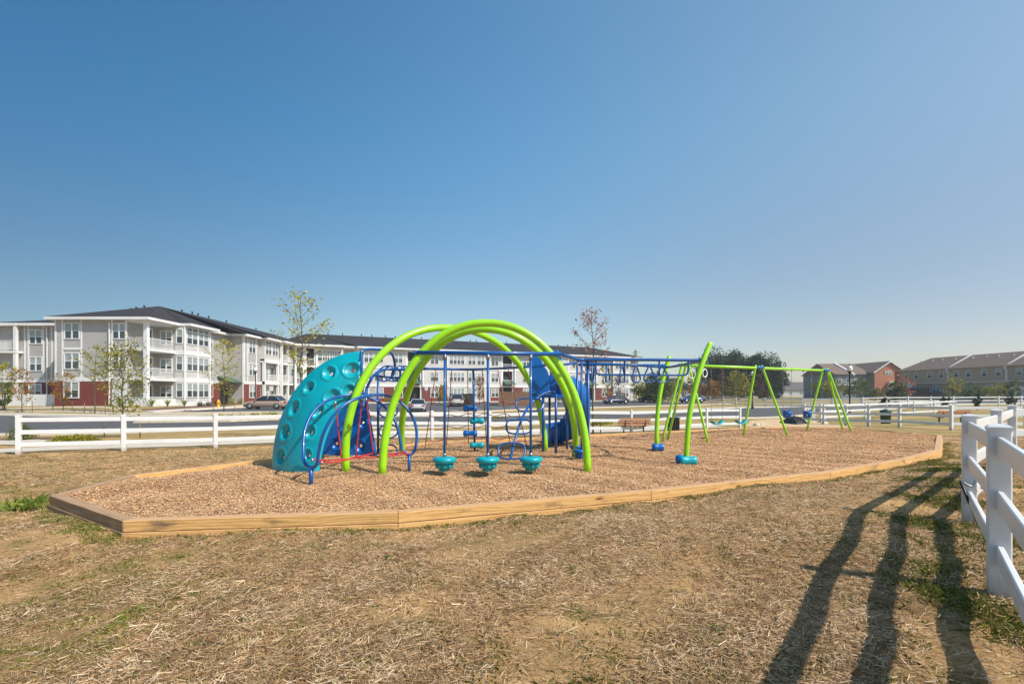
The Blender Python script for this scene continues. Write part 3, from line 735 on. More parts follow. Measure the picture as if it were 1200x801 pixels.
# far blue rail joining the frame to the bars
# -------- teal and blue curved climbing walls
def wall_sheet(name, outer, inner, holes, mat, parent, nu=210, nv=80, bulge=0.0, thick=.06, label=None):
    V = []; H = {}
    P = [[None]*(nv+1) for _ in range(nu+1)]
    for i in range(nu+1):
        a, b = Vector(outer(i/nu)), Vector(inner(i/nu))
        for j in range(nv+1): P[i][j] = a.lerp(b, j/nv)
    nrm = (P[nu//2][nv//2+4]-P[nu//2][nv//2]).cross(P[nu//2+4][nv//2]-P[nu//2][nv//2]).normalized()
    if nrm.y > 0: nrm = -nrm
    dele = set()
    for i in range(nu+1):
        for j in range(nv+1):
            p = P[i][j]; d = bulge*math.sin(math.pi*j/nv)
            e = min(j, nv-j)/nv
            d -= .05*max(0, 1-e/.05)**2
            for (hu, hv, r, asp) in holes:
                r *= 1.12
                c = P[int(hu*nu)][int(hv*nv)]; q = p-c
                t_ = (P[min(nu, int(hu*nu)+2)][int(hv*nv)]-c).normalized(); w_ = nrm.cross(t_)
                dd = math.hypot(q.dot(t_)/(asp*1.15), q.dot(w_)/.95)/r
                if dd < 1.25:
                    if dd > 1.0: d += .02*(1.25-dd)/.25
                    elif dd > .9: d += .02-.04*(1-dd)/.1
                    else: d += -.02-.06*(1-(dd/.9)**2)
                if dd < .40: dele.add((i, j))
            V.append(p+nrm*d)
    F = []
    for i in range(nu):
        for j in range(nv):
            if all(k in dele for k in ((i, j), (i+1, j), (i+1, j+1), (i, j+1))): continue
            b = i*(nv+1)+j; F.append((b, b+1, b+nv+2, b+nv+1))
    mb = MB(); mb.add(V, F, True); o = mb.obj(name, mat, parent)
    s = o.modifiers.new("solid", 'SOLIDIFY'); s.thickness = thick; s.offset = 0
    if label: o['label'] = label
    return o
cw = thing('climbing_wall', 'curved teal climbing wall with round hand holds and a blue wall behind it', 'climbing wall', (-4.4, 9.8, CHIP))
def o1(u):
    a = u*math.pi/2; return (-3.22-1.92*math.cos(a), 10.05+.05*math.sin(a), -.22+2.52*math.sin(a)**.96)
def i1(u):
    a = u*math.pi/2; return (-3.22-.66*math.cos(a)**1.0, 9.35+.62*u, -.22+1.5*math.sin(a)**.9)
holes = [(.075, .27, .145, .95), (.215, .27, .145, .95), (.375, .25, .13, 1.1), (.545, .27, .12, 1), (.735, .3, .15, .8), (.93, .40, .15, .95),
         (.12, .80, .10, 1), (.29, .74, .115, 1), (.47, .72, .10, 1.3), (.66, .74, .13, 1.1), (.87, .83, .13, .9)]
wall_sheet('teal_panel', o1, i1, holes, M['teal'], cw, bulge=.09)
def o2(u):
    a = u*math.pi/2; return (-3.72-1.25*math.cos(a), 12.1, -.22+1.62*math.sin(a))
def i2(u): return (-3.5-.27*u, 12.1-.1*u, -.22+1.62*u)
wall_sheet('blue_panel', o2, i2, [(.15, .3, .12, 1), (.15, .75, .13, 1), (.36, .45, .13, 1), (.5, .8, .11, 1), (.7, .45, .11, 1)], M['blue_plastic'], cw, nu=120, nv=70, bulge=.03)
MB().tube(smooth_path([at(424, 470, 10.0), at(423, 430, 10.0), at(423.5, 414, 10.05), at(428, 409.5, 10.15), at(440, 409, 10.4), at(453, 410, 10.6), at(460, 416, 10.7), at(463, 430, 10.8), at(461, 439, 10.8)], 5), .028, 10).obj('hoop', M['blue'], cw)
for k in range(4):
    MB().lathe(at(421, 422+k*14, 9.98), [(.014, 0), (.014, .02)], 8).obj('bolt', M['black'], cw)
MB().tube([(-3.23, 10.08, 2.3), (-3.23, 10.08, 1.2)], .03, 8).obj('edge_post', M['blue'], cw)
MB().tube(smooth_path([(-3.25, 10.2, 1.1), at(431, 452, 10.6), at(440, 438, 11), at(452, 432.5, 11.4), at(466, 433, 11.5), at(500, 432, 11.6)], 6), .032, 10).obj('overhead_rail', M['blue'], cw)
MB().tube(smooth_path([at(440, 440, 11.6), at(458, 442, 11.7), at(480, 443, 11.8), at(486, 440, 11.9)], 6), .026, 10).obj('overhead_rail', M['blue'], cw)
for k, px in enumerate((452, 459.5, 467, 475, 484, 490)):
    c0 = at(px, 437.5, 11.5+.08*k); a = .25+.30*k
    MB().tube(ring(c0, .2, .19, (math.cos(a), math.sin(a), .12), (.15*(-1)**k, 0, 1)), .02, 8, True).obj('hand_loop', M['blue'], cw)
MB().tube([at(443, 434, 12.5), at(443, 530.5, 12.5)], .032, 10).obj('post', M['blue'], cw)
for k, py in enumerate((529, 505, 481)):
    c0 = at(455, py, 12.45); MB().tube(ring(c0, .25, .19, (1, 0, 0), (0, .25, 1)), .022, 8, True).obj('foot_loop', M['blue'], cw)

# -------- low blue arches with red ropes
sp = thing('rope_climber', 'low pair of crossed blue hoops strung with red ropes in front of the climbing wall', 'climber', (-3.57, 8.33, CHIP))
pl, pr = at(364.5, 548, 8.35), at(479.5, 533, 9.85)
MB().tube([pl, (pl.x, pl.y, CHIP-.05)], .038, 10).obj('foot_post', M['blue'], sp)
MB().tube([pr, (pr.x, pr.y, CHIP-.05)], .032, 10).obj('foot_post', M['blue'], sp)
hoop_a = [pl, at(357.5, 543, 8.45), at(355.5, 530, 8.6), at(357, 505, 8.8), at(366, 484, 9.05), at(382, 470, 9.35), at(403, 463.5, 9.7), at(425, 463.5, 9.9), at(445, 472, 10.0), at(460, 487, 10.05), at(467, 505, 10.0), at(471, 525, 9.95), at(475, 531, 9.9), pr]
hoop_b = [pl, at(371, 544, 8.3), at(373.5, 530, 8.25), at(379, 508, 8.2), at(390, 488, 8.3), at(407, 472, 8.5), at(427, 464.5, 8.85), at(450, 462.5, 9.9), at(468, 470, 10.0), at(481, 484, 10.0), at(487.5, 500, 10.0), at(488, 518, 9.95), at(485, 529, 9.9), pr]
MB().tube(smooth_path(hoop_a, 5), .03, 10).obj('hoop', M['blue'], sp)
MB().tube(smooth_path(hoop_b, 5), .03, 10).obj('hoop', M['blue'], sp)
def rope(a, b, sag=.0, mt='red_rope', par=sp):
    m_ = (Vector(a)+Vector(b))/2; m_.z -= sag; MB().tube(smooth_path([a, m_, b], 4), .013, 6).obj('rope', M[mt], par)
rope(at(393, 471, 8.9), at(400, 536, 9.0)); rope(at(424.5, 465, 9.1), at(417, 535, 9.2)); rope(at(429, 466, 9.3), at(437.5, 531, 9.5))
rope(at(366, 538, 8.5), at(417, 536, 9.2), .03); rope(at(374, 541, 8.5), at(417, 535, 9.2), .05); rope(at(417, 535, 9.2), at(437.5, 531, 9.5), 0); rope(at(417, 536, 9.2), at(481, 531, 9.8), .02); rope(at(437.5, 531, 9.5), at(474, 529, 9.8), .03)
for p in (at(393, 471, 8.88), at(424.5, 466, 9.08), at(429, 467, 9.28), at(366, 538, 8.5), at(377, 541, 8.55)):
    MB().lathe((p.x, p.y, p.z-.05), [(.018, 0), (.022, .02), (.018, .07)], 8).obj('rope_clamp', M['steel'], sp)

# -------- slide tower
st = thing('slide_tower', 'bright blue slide tower with a curving chute and loop ladder behind the arches', 'slide', (1.2, 13, CHIP))
def pxpoly(pts, y): return [((px-600)/550*y, EYE-(py-460)/550*y) for px, py in pts]
MB().prism(pxpoly([(623.5, 409), (626, 407), (631, 407), (634.5, 411), (634.5, 422), (637, 428), (641.5, 434), (643.5, 441), (643.5, 461.5), (623.5, 461.5)], 12.75), 12.72, 12.79).obj('side_panel', M['blue_plastic'], st, .015)
MB().prism(pxpoly([(644.5, 413), (649, 409.5), (654, 410.5), (657, 416), (660, 431), (665, 442), (668, 452), (668, 461.5), (644.5, 461.5)], 12.95), 12.93, 13.0).obj('side_panel', M['blue_plastic'], st, .015)
MB().box((1.1, 13.35, 1.33), (1.15, 1.2, .09)).obj('deck', M['blue_plastic'], st, .01)
MB().prism(pxpoly([(624, 425), (643, 440), (668, 440), (668, 457), (624, 457)], 13.95), 13.93, 13.98).obj('back_panel', M['blue_plastic'], st, .01)
for (px, py, y, top) in ((636.5, 530, 12.75, 461), (651.5, 530.5, 12.7, 461), (644, 524, 13.9, 461), (664.5, 523, 13.6, 455)):
    b = at(px, py, y); MB().tube([(b.x, y, CHIP-.03), (b.x, y, at(px, top, y).z)], .036, 10).obj('post', M['blue'], st)
chute_path = smooth_path([(1.2, 13.1, 1.38), (1.5, 13.2, 1.30), (1.8, 13.5, 1.0), (1.98, 14.0, .62), (2.02, 14.5, .27), (1.9, 14.9, .02), (1.65, 15.1, -.10), (1.35, 15.15, -.13), (1.08, 15.1, -.13)], 7)
def chute():
    prof = [(-.30, .34), (-.27, .36), (-.25, .33), (-.245, .10), (-.17, .03), (0, .0), (.17, .03), (.245, .10), (.25, .33), (.27, .36), (.30, .34), (.285, .05), (.19, -.03), (0, -.06), (-.19, -.03), (-.285, .05)]
    V, F = [], []; n = len(prof)
    for i, p in enumerate(chute_path):
        a = chute_path[max(0, i-1)]; b = chute_path[min(len(chute_path)-1, i+1)]; t = (b-a); t.z = 0; t.normalize(); sd_ = Vector((t.y, -t.x, 0))
        for (x, z) in prof:
            z2 = z if z < .2 else z*1.4+.16*math.sin(math.pi*i/len(chute_path))
            V.append(p+sd_*x*1.18+Vector((0, 0, z2)))
    for i in range(len(chute_path)-1):
        for k in range(n): l = (k+1) % n; F.append((i*n+k, (i+1)*n+k, (i+1)*n+l, i*n+l))
    m_ = len(chute_path)-1
    mb = MB(); mb.add(V, F, True); mb.f.append(tuple(range(n))); mb.sm.append(False); mb.f.append(tuple(m_*n+k for k in range(n))[::-1]); mb.sm.append(False)
    o = mb.obj('chute', M['blue_plastic'], st)
chute()
MB().tube([(2.0, 14.9, CHIP), (2.0, 14.9, .4)], .036, 10).obj('post', M['blue'], st)
MB().tube([at(658, 490, 14.8), (at(658, 490, 14.8).x, 14.8, CHIP)], .05, 10).obj('post', M['blue'], st)
# sloping pole with three foot loops
lp = smooth_path([at(598, 537, 10.9), at(603, 517, 11.1), at(611, 492, 11.6), at(621, 474, 12.3), at(637, 461, 12.6), at(650, 459, 12.7)], 6)
MB().tube(lp, .032, 10).obj('ladder_pole', M['blue'], st)
for (px, py, y, rx) in ((599.5, 528, 10.85, .31), (608, 499.5, 11.5, .31), (620, 474, 12.3, .345)):
    c0 = at(px, py, y); pts = []
    for i in range(24):
        a = 2*math.pi*i/24; cx, sx_ = math.cos(a), math.sin(a)
        pts.append(c0+Vector((math.copysign(abs(cx)**.6, cx)*rx, math.copysign(abs(sx_)**.8, sx_)*.12, math.copysign(abs(sx_)**.7, sx_)*.17)))
    MB().tube(pts, .022, 8, True).obj('foot_loop', M['blue'], st)
# blue stepping pods beside the right end of the arches
MB().tube([at(676.5, 430, 12.0), at(676.5, 522, 12.0)], .027, 10).obj('pole', M['blue'], st)
MB().tube([at(681.5, 422, 11.5), at(681.5, 530, 11.5)], .027, 10).obj('pole', M['blue'], st)
c0 = at(675.5, 530, 12.0); pod(st, c0.x, 12.0, c0.z+.02, M['blue_plastic'], .72, .8)
c0 = at(679.5, 538, 11.5); pod(st, c0.x, 11.5, CHIP+.0, M['blue_plastic'], .62, 1.25)

# -------- overhead ladder
mbz = thing('overhead_ladder', 'blue overhead ladder with hanging loops held by two curved lime green posts', 'monkey bars', (4, 11, CHIP))
NP = smooth_path([at(804, 541, 10.7), at(805, 520, 10.7), at(807.5, 490, 10.72), at(812, 465, 10.76), at(818, 441, 10.8), at(825, 420, 10.88), at(832.5, 402, 11.0)], 6)
NP[0] = Vector((NP[0].x, NP[0].y, GZ)); MB().tube(NP, .060, 16).obj('post', M['lime'], mbz)
FP = smooth_path([at(770, 525, 13.1), at(769.5, 510, 13.1), at(771, 480, 13.15), at(775.5, 450, 13.2), at(784.5, 417.5, 13.3)], 6)
MB().tube(FP, .060, 16).obj('post', M['lime'], mbz)
MB().tube(smooth_path([at(660, 415.5, 10.2), at(669, 418, 10.5), at(680, 421.2, 10.9), at(700, 421.2, 10.9), at(760, 421.3, 10.9), at(812, 421.7, 10.95), at(821, 421.7, 10.95)], 5), .038, 12).obj('rail', M['blue'], mbz)
MB().tube(smooth_path([at(653, 427.5, 12.2), at(665, 426.5, 12.7), at(680, 425.8, 13.1), at(740, 427.5, 13.1), at(778, 430, 13.2), at(790, 429, 12.7), at(806, 426, 12.0), at(823, 422, 11.1)], 5), .034, 12).obj('rail', M['blue'], mbz)
MB().tube(smooth_path([at(678.5, 422, 10.95), at(676, 424, 12), at(676, 426, 13.05)], 4), .03, 10).obj('cross_bar', M['blue'], mbz)
MB().tube([at(689, 421, 11.0), (at(689, 421, 11.0).x, 11.0, CHIP-.05)], .038, 12).obj('post', M['blue'], mbz)
ub = [at(698.5, 422, 10.92), at(698.5, 434, 10.92), at(701, 438.3, 10.92), at(708, 439, 10.92), at(760, 439.2, 10.95), at(798, 439.4, 10.95), at(804.5, 438, 10.95), at(806.5, 433, 10.95), at(806.5, 422, 10.95)]
MB().tube(smooth_path(ub, 4), .022, 10).obj('lower_bar', M['blue'], mbz)
for px in (732, 772.5): MB().tube([at(px, 421.5, 10.93), at(px, 439.3, 10.93)], .02, 8).obj('hanger', M['blue'], mbz)
for px, w_ in ((694.5, .35), (712, .5), (729, .65), (745.5, .85), (761, 1.0), (776, 1.05)):
    yy_ = 12.0; c0 = at(px, 428.5, yy_); a = math.acos(min(1, w_/1.08))
    ax = Vector((math.cos(a), math.sin(a), 0)); tri = []
    for (u, v) in ((0, 0), (-.05, -.06), (-.17, -.30), (-.12, -.40), (0, -.415), (.12, -.40), (.17, -.30), (.05, -.06)):
        tri.append(c0+ax*u+Vector((0, 0, v)))
    MB().tube(smooth_path(tri, 4, True), .021, 8, True).obj('hand_loop', M['blue'], mbz)
MB().tube([at(678, 427, 12.0), at(780, 427.5, 12.0)], .026, 8).obj('centre_bar', M['blue'], mbz)
for y_, p_ in ((10.7, NP[0]), (13.1, FP[0])):
    pass
m90 = Matrix.Rotation(R(90), 4, 'Y')
MB().lathe((3.78, 10.62, -.115), [(.05, 0), (.10, .02), (.115, .06), (.10, .13), (.10, .27), (.115, .34), (.10, .38), (.05, .40)], 18, True, m90).obj('foot_step', M['teal'], mbz)
MB().lathe((3.72, 10.66, -.09), [(.05, 0), (.095, .02), (.11, .10), (.095, .17)], 18, True, m90).obj('foot_step', M['blue_plastic'], mbz)
MB().lathe((3.88, 13.0, -.09), [(.05, 0), (.10, .02), (.115, .06), (.10, .12), (.10, .22), (.115, .28), (.10, .30), (.05, .32)], 18, True, m90).obj('foot_step', M['blue_plastic'], mbz)
for px, py, a in ((811, 438.5, 0), (826, 437, .5)):
    c0 = at(px, py, 11.7)
    r_ = MB().tube(ring(c0, .082, .10, (math.cos(a), math.sin(a), 0), (0, 0, 1)), .014, 8, True).obj('hand_ring', M['white_globe'], mbz)
    MB().tube([c0+Vector((0, 0, .10)), c0+Vector((-.03, 0, .30))], .008, 6).obj('chain', M['steel'], mbz)

# -------- swing set
sw = thing('swing_set', 'lime green two bay swing frame with blue beam joints at the back of the bed', 'swing frame', (9.5, 17.7, CHIP))
T1, T2, T3 = Vector((5.75, 15.7, 2.34)), Vector((9.35, 17.75, 2.37)), Vector((13.35, 20.0, 2.37))
MB().tube([T1-(T2-T1).normalized()*.25, T3+(T3-T2).normalized()*.25], .052, 12).obj('beam', M['lime'], sw)
d = (T2-T1).normalized()
for t_, feet in ((T1, [(-.1, (775.5, 517, 15.6)), (.1, (782, 515, 16.2)), (.25, (830, 518, 15.4))]), (T2, [(-.25, (871, 510.2, 17.8)), (.2, (923.5, 510.6, 17.6))]), (T3, [(-.2, (945, 504.6, 20.0)), (.15, (988, 503.6, 20.4)), (.25, (998, 505.5, 19.6))])):
    for off, (px, py, y) in feet:
        b = at(px, py, y); top = t_+d*off; b.z = CHIP-.05
        k = smooth_path([top+Vector((0, 0, -.01)), top+(b-top)*.05+Vector((0, 0, .0)), b], 5)
        MB().tube(k, .042, 10).obj('leg', M['lime'], sw)
for t_ in (T2, T3):
    MB().tube([t_-d*.22+Vector((0, 0, .0)), t_+d*.22], .075, 12).obj('beam_joint', M['blue'], sw)
def swing(label, f0, f1, seat_px, kind, ta, tb, y):
    s0, s1 = ta.lerp(tb, f0), ta.lerp(tb, f1); c0 = at(*seat_px, y); c0 = Vector(((s0.x+s1.x)/2, (s0.y+s1.y)/2, c0.z))
    t = thing('swing', label, 'swing', tuple(c0), 'swings hanging from the green frame')
    w = (s1-s0)*.5
    for s, sg in ((s0, -1), (s1, 1)):
        MB().lathe((s.x, s.y, s.z-.08), [(.03, 0), (.035, .04), (.05, .06), (.03, .13)], 8).obj('hanger', M['black'], t)
        e = c0+w*.9*sg+Vector((0, 0, .12 if kind == 'belt' else .2))
        n = 34; mb = MB()
        for i in range(n):
            p = s.lerp(e, (i+.5)/n); q = (e-s)*(.42/n); ax = Vector((1, 0, 0)) if i % 2 else Vector((0, 1, 0))
            mb.tube([p-q-ax*.008, p-q+ax*.008, p+q+ax*.008, p+q-ax*.008], .0045, 4, True)
        o = mb.obj('chain', M['steel'], t)
    if kind == 'belt':
        path = [c0+w*.9*x+Vector((0, 0, .12*x*x-.0)) for x in np.linspace(-1, 1, 11)]
        V, F = [], []; perp = Vector((-d.y, d.x, 0))
        for p in path:
            for k in ((-.085, -.012), (.085, -.012), (.085, .012), (-.085, .012)): V.append(p+perp*k[0]+Vector((0, 0, k[1])))
        for i in range(10):
            for k in range(4): l = (k+1) % 4; F.append((i*4+k, (i+1)*4+k, (i+1)*4+l, i*4+l))
        mb = MB(); mb.add(V, F, True); mb.f.append((0, 1, 2, 3)); mb.f.append((43, 42, 41, 40)); mb.sm += [False, False]
        mb.obj('belt_seat', M['teal'], t)
    else:
        mb = MB(); m4 = Matrix.Identity(4)
        n = 20; V, F = [], []
        for (r, z) in ((.03, -.02), (.11, -.03), (.145, .02), (.155, .10), (.165, .20), (.17, .25), (.15, .25), (.14, .18), (.12, .05), (.02, .03)):
            for k in range(n):
                a = 2*math.pi*k/n; zz = z+(.03*math.cos(2*a) if z > .15 else 0)
                V.append(c0+Vector((r*math.cos(a)*1.05, r*math.sin(a), zz)))
        for i in range(9):
            if i in (2, 7): rng = [k for k in range(n) if k % 10 not in (3, 4)]
            else: rng = range(n)
            for k in rng: l = (k+1) % n; F.append((i*n+k, i*n+l, (i+1)*n+l, (i+1)*n+k))
        mb.add(V, F, True); mb.obj('bucket_seat', M['blue_plastic'], t)
    return t
B1 = T2-T1; 
swing('teal belt swing, nearer the curved green post, left of the two belts', .33, .49, (837, 497), 'belt', T1, T2, 16.5)
swing('teal belt swing beside the middle legs of the green swing frame', .66, .81, (867, 496), 'belt', T1, T2, 17.2)
swing('blue bucket swing just right of the middle legs of the green frame', .33, .46, (924, 489), 'bucket', T2, T3, 18.3)
swing('blue bucket swing hanging nearer the right end of the green frame', .64, .77, (947, 488.5), 'bucket', T2, T3, 19.2)

# ------------------------------------------------------------------ buildings
def window_meshes(w, h, sashes, transom):
    """frame, glass and blind meshes; origin at bottom centre, outward is -Y"""
    f = MB(); t = .09; dd = .07
    f.box((-w/2-t/2, -dd/2, h/2), (t, dd, h+2*t)); f.box((w/2+t/2, -dd/2, h/2), (t, dd, h+2*t))
    f.box((0, -dd/2, -t/2), (w, dd+.004, t)); f.box((0, -dd/2, h+t/2), (w, dd+.004, t))
    top = h if not transom else h*.78
    if transom: f.box((0, -.03, top+.05), (w, .06, .1))
    for s in range(1, sashes): f.box((-w/2+w*s/sashes, -.032, h/2), (.12, .064, h))
    f.box((0, -.022, top*.5), (w, .044, .06))
    g = MB(); g.box((0, -.006, top*.25), (w, .02, top*.5))
    if transom: g.box((0, -.0055, top*.5+(h-top*.5)/2), (w, .019, h-top*.5))
    b = MB(); b.box((0, -.007, top*.75), (w, .022, top*.5))
    return f.mesh('window', M['trim']), g.mesh('pane', M['glass']), b.mesh('blind_pane', M['blind'])
WM = {}
def window(parent, x, y, z, ang, w=1.5, h=1.45, sashes=2, transom=False):
    key = (round(w, 2), round(h, 2), sashes, transom)
    if key not in WM: WM[key] = window_meshes(*key)
    f, g, b = WM[key]; o = link('window', f, (x, y, z), parent, ang)
    for nm, me in (('pane', g), ('blind_pane', b)):
        c = bpy.data.objects.new(nm, me); COL.objects.link(c); c.parent = o
    return o
class Fac:
    """facade plane: origin (x,y), direction angle; u along, outward normal to the right of the direction"""
    def __init__(s, parent, o, ang): s.p = parent; s.o = Vector(o); s.a = ang; s.u = Vector((math.cos(ang), math.sin(ang))); s.n = Vector((math.sin(ang), -math.cos(ang)))
    def pt(s, u, d=0): return s.o+s.u*u+s.n*d
    def box(s, name, u0, u1, z0, z1_, d0, d1, mat):
        c = s.pt((u0+u1)/2, (d0+d1)/2); return MB().box((c.x, c.y, (z0+z1_)/2), (abs(u1-u0), abs(d1-d0), z1_-z0), s.a).obj(name, mat, s.p)
    def win(s, u, z, w=1.5, h=1.45, sashes=2, transom=False, d=.0):
        c = s.pt(u, d); return window(s.p, c.x, c.y, z, s.a, w, h, sashes, transom)
    def rail(s, u0, u1, z, d, h=1.05):
        """white balcony railing"""
        mb = MB(); cu = (u0+u1)/2; L = abs(u1-u0)
        for zz in (z+.1, z+h): c = s.pt(cu, d); mb.box((c.x, c.y, zz), (L, .06, .06), s.a)
        n = max(2, int(L/.14))
        for i in range(1, n): c = s.pt(u0+(u1-u0)*i/n, d); mb.box((c.x, c.y, z+h/2+.05), (.03, .03, h-.1), s.a)
        return mb.obj('railing', M['trim'], s.p)
FL = (0.1, 2.95, 6.1, 9.05)    # floor levels and eave of the left block
def sloped_roof(parent, eave, ridge, ez, rz_, mat, ov=.0, name='roof', fascia=.28):
    """eave: list of xy; ridge: two xy points; faces built fan-wise towards the nearest ridge point"""
    n = len(eave); V = [(*e, ez) for e in eave]+[(*r, rz_) for r in ridge]+[(*e, ez-fascia) for e in eave]
    F = []; near_r = []
    for e in eave:
        dd = [(Vector(e)-Vector(r)).length for r in ridge]; near_r.append(n+dd.index(min(dd)))
    for i in range(n):
        j = (i+1) % n
        if near_r[i] == near_r[j]: F.append((i, j, near_r[i]))
        else: F.append((i, j, near_r[j], near_r[i]))
    o = MB().add(V, F).obj(name, mat, parent)
    k = MB(); k.add([(*e, ez-.01) for e in eave]+[(*e, ez-fascia) for e in eave], [(i, i+n, (i+1) % n+n, (i+1) % n) for i in range(n)]+[tuple(range(n, 2*n))])
    k.obj('eave_trim', M['trim'], parent)
    bm = bmesh.new(); bm.from_mesh(o.data); bmesh.ops.recalc_face_normals(bm, faces=bm.faces); bm.to_mesh(o.data); bm.free()
    return o
A = thing('apartment_building', 'three storey apartment block with white siding, red brick base and corner balconies, at left', 'apartment building', (-43, 49, 0), 'apartment blocks')
def body(mb, x0, x1, y0, y1, z0=-.6, z1_=9.0): mb.bbox((x0, y0, z0), (x1, y1, z1_)); return mb
mb = MB(); body(mb, -47.7, -40.2, 49, 53.1); body(mb, -47.69, -38.1, 53.1, 63.0, -.61); body(mb, -47.68, -36.0, 63.0, 75.6, -.62); body(mb, -58.0, -47.7, 53.0, 61, -.63)
mb.obj('wall', M['grey_siding'], A)
fA = Fac(A, (-47.7, 49), 0)
# front, brick base and trim
fA.box('brick_wall', 0.0, 5.95, -.6, 2.62, 0, .07, M['brick'])
for u in (0.06, .78, 2.75, 5.95, 7.45): fA.box('trim_board', u-.07, u+.07, 2.62 if u < 5.9 else -.5, 9.0, .002, .05, M['trim'])
fA.box('band', 0, 7.5, 2.62, 3.02, .0, .09, M['trim'])
fA.box('band', .85, 2.7, 5.9, 6.15, .0, .055, M['trim']); fA.box('band', 5.95, 7.5, 5.9, 6.15, .0, .055, M['trim'])
fA.box('panel_wall', 6.0, 7.42, -.6, 2.6, 0, .05, M['trim'])
fA.box('brick_side', -.06, -.001, -.6, 2.6, -4.0, 0, M['brick'])
for z, k in ((.95, 'b'), (3.95, ''), (7.1, '')):
    fA.win(1.78, z, 1.45, 1.55, 2, d=.07 if k else .0)
    if not k: fA.win(6.7, z, 1.25, 1.5, 2, d=.0)
fA.box('downspout', 5.72, 5.82, 0, 8.8, .08, .18, M['trim'])
# left wing
fW = Fac(A, (-58, 53), 0)
fW.box('brick_wall', 3.0, 10.24, -.6, 2.6, 0, .06, M['brick'])
fW.box('band', 0, 10.3, 2.6, 2.9, 0, .08, M['trim'])
for u in (3.0, 3.4, 5.1, 6.05): fW.box('trim_board', u-.07, u+.07, 2.9, 9.0, .002, .05, M['trim'])
for z in (.9, 3.95, 7.0): fW.win(4.25, z, 1.3, 1.45, 2, d=.06 if z < 1 else 0)
fW.box('downspout', 5.55, 5.65, 0, 8.8, .07, .17, M['trim'])
for z0, z1_ in ((.0, 2.6), (2.95, 5.85), (6.15, 8.9)):
    fW.box('balcony_recess', .1, 2.6, z0, z1_, .0, .02, M['grey_siding']); fW.box('column', -.25, .1, z0, z1_, .5, .8, M['trim']); fW.box('column', 2.5, 2.8, z0, z1_, .5, .8, M['trim'])
    fW.box('balcony_slab', -.3, 2.85, z1_, z1_+.25, .03, .85, M['trim']); fW.rail(.1, 2.5, z0+.05, .65)
fW.box('dark_door', 8.2, 9.2, .0, 2.3, .06, .08, M['dark'])
# corner balconies, open to the front and the side
for k, (z0, z1_) in enumerate(((-.1, 2.7), (3.0, 5.85), (6.15, 8.85))):
    MB().bbox((-40.2, 49.02, z1_), (-38.12, 53.1, z1_+.3)).obj('balcony_slab', M['trim'], A)
    MB().bbox((-38.5, 49.0, z0), (-38.12, 49.38, z1_)).obj('column', M['trim'], A)
    fc = Fac(A, (-40.2, 49.1), 0); fc.rail(.05, 1.7, z0, 0); fs = Fac(A, (-38.25, 49.0), R(90)); fs.rail(.4, 4.05, z0, 0)
    fcb = Fac(A, (-40.1, 53.1), 0); fcb.win(1.0, z0+.75, 1.2, 1.45, 2)
    # door and cladding on the inner side wall
    fi = Fac(A, (-40.2, 49), R(90)); fi.box('door_surround', 2.3, 3.5, z0, z0+2.45, .0, .05, M['trim']); fi.box('balcony_door', 2.55, 3.25, z0+.1, z0+2.25, .05, .07, M['glass'])
MB().bbox((-40.15, 48.98, -.4), (-38.6, 49.1, .75)).obj('parapet', M['trim'], A)
MB().bbox((-38.2, 49.4, -.4), (-38.09, 53.1, .75)).obj('parapet', M['trim'], A)
# side towards the parking court
fS = Fac(A, (-38.1, 53.1), R(90))
mb = MB(); body(mb, -38.2, -37.05, 53.1, 57.7, -.64, 9.0); mb.obj('bay_wall', M['cream_siding'], A)
fB = Fac(A, (-37.05, 53.1), R(90)); fF = Fac(A, (-38.1, 53.1), 0)
for k, z in enumerate((.95, 4.0, 7.05)):
    fB.win(1.25, z, 1.75, 1.75 if k == 2 else 1.5, 2, k == 2); fB.win(3.25, z, 1.75, 1.75 if k == 2 else 1.5, 2, k == 2); fF.win(.5, z, .62, 1.5, 1)
    for f, a, b in ((fB, 0, 4.6), (fF, 0, 1.02)): f.box('band', a, b, (2.62, 5.72, -.3)[k], (3.1, 6.2, .35)[k], .0, .06, M['trim'])
for u in (.05, 2.25, 4.5): fB.box('trim_board', u-.13, u+.13, -.5, 9.0, .0, .05, M['trim'])
fB.box('corner_board', -.001, .2, -.5, 9.0, .0, .052, M['trim']) if False else None
for k, z in enumerate((.95, 4.0, 7.05)): fS.win(6.0, z, 1.1, 1.5, 1)
fS.box('brick_wall', 5.0, 9.8, -.5, 2.6, 0, .06, M['brick']); fS.box('band', 4.7, 9.9, 2.6, 3.0, 0, .08, M['trim'])
fS.box('entry', 8.0, 9.7, -.3, 2.3, .06, .075, M['dark'])
mb = MB(); mb.prism([(0, 0), (1.9, -.75), (1.9, -.85), (0, -.12)], 0, 2.6, Matrix.Translation((-38.05, 60.6, 3.6))); mb.obj('awning', M['awning'], A)
fE = Fac(A, (-38.1, 63.0), 0); fE.box('corner_board', 1.9, 2.1, -.3, 9.0, .0, .05, M['trim'])
fT = Fac(A, (-36.0, 63.0), R(90))
fT.box('brick_wall', 0, 4.0, -.5, 2.6, 0, .06, M['brick']); fT.box('band', 0, 8, 2.6, 2.95, 0, .08, M['trim'])
for u in (.1, .9, 3.1): fT.box('trim_board', u-.1, u+.1, 2.95, 9.0, .001, .05, M['trim'])
for k, z in enumerate((.8, 3.85, 6.95)): fT.win(2.0, z, 1.5, 1.6, 2, d=.06 if k == 0 else 0)
mb = MB(); body(mb, -36.1, -35.35, 67.0, 71.2, 6.0, 9.0); mb.obj('bay_wall', M['cream_siding'], A)
fU = Fac(A, (-35.35, 67.0), R(90))
fU.win(1.1, 7.0, 1.5, 1.75, 2, True); fU.win(3.0, 7.0, 1.5, 1.75, 2, True)
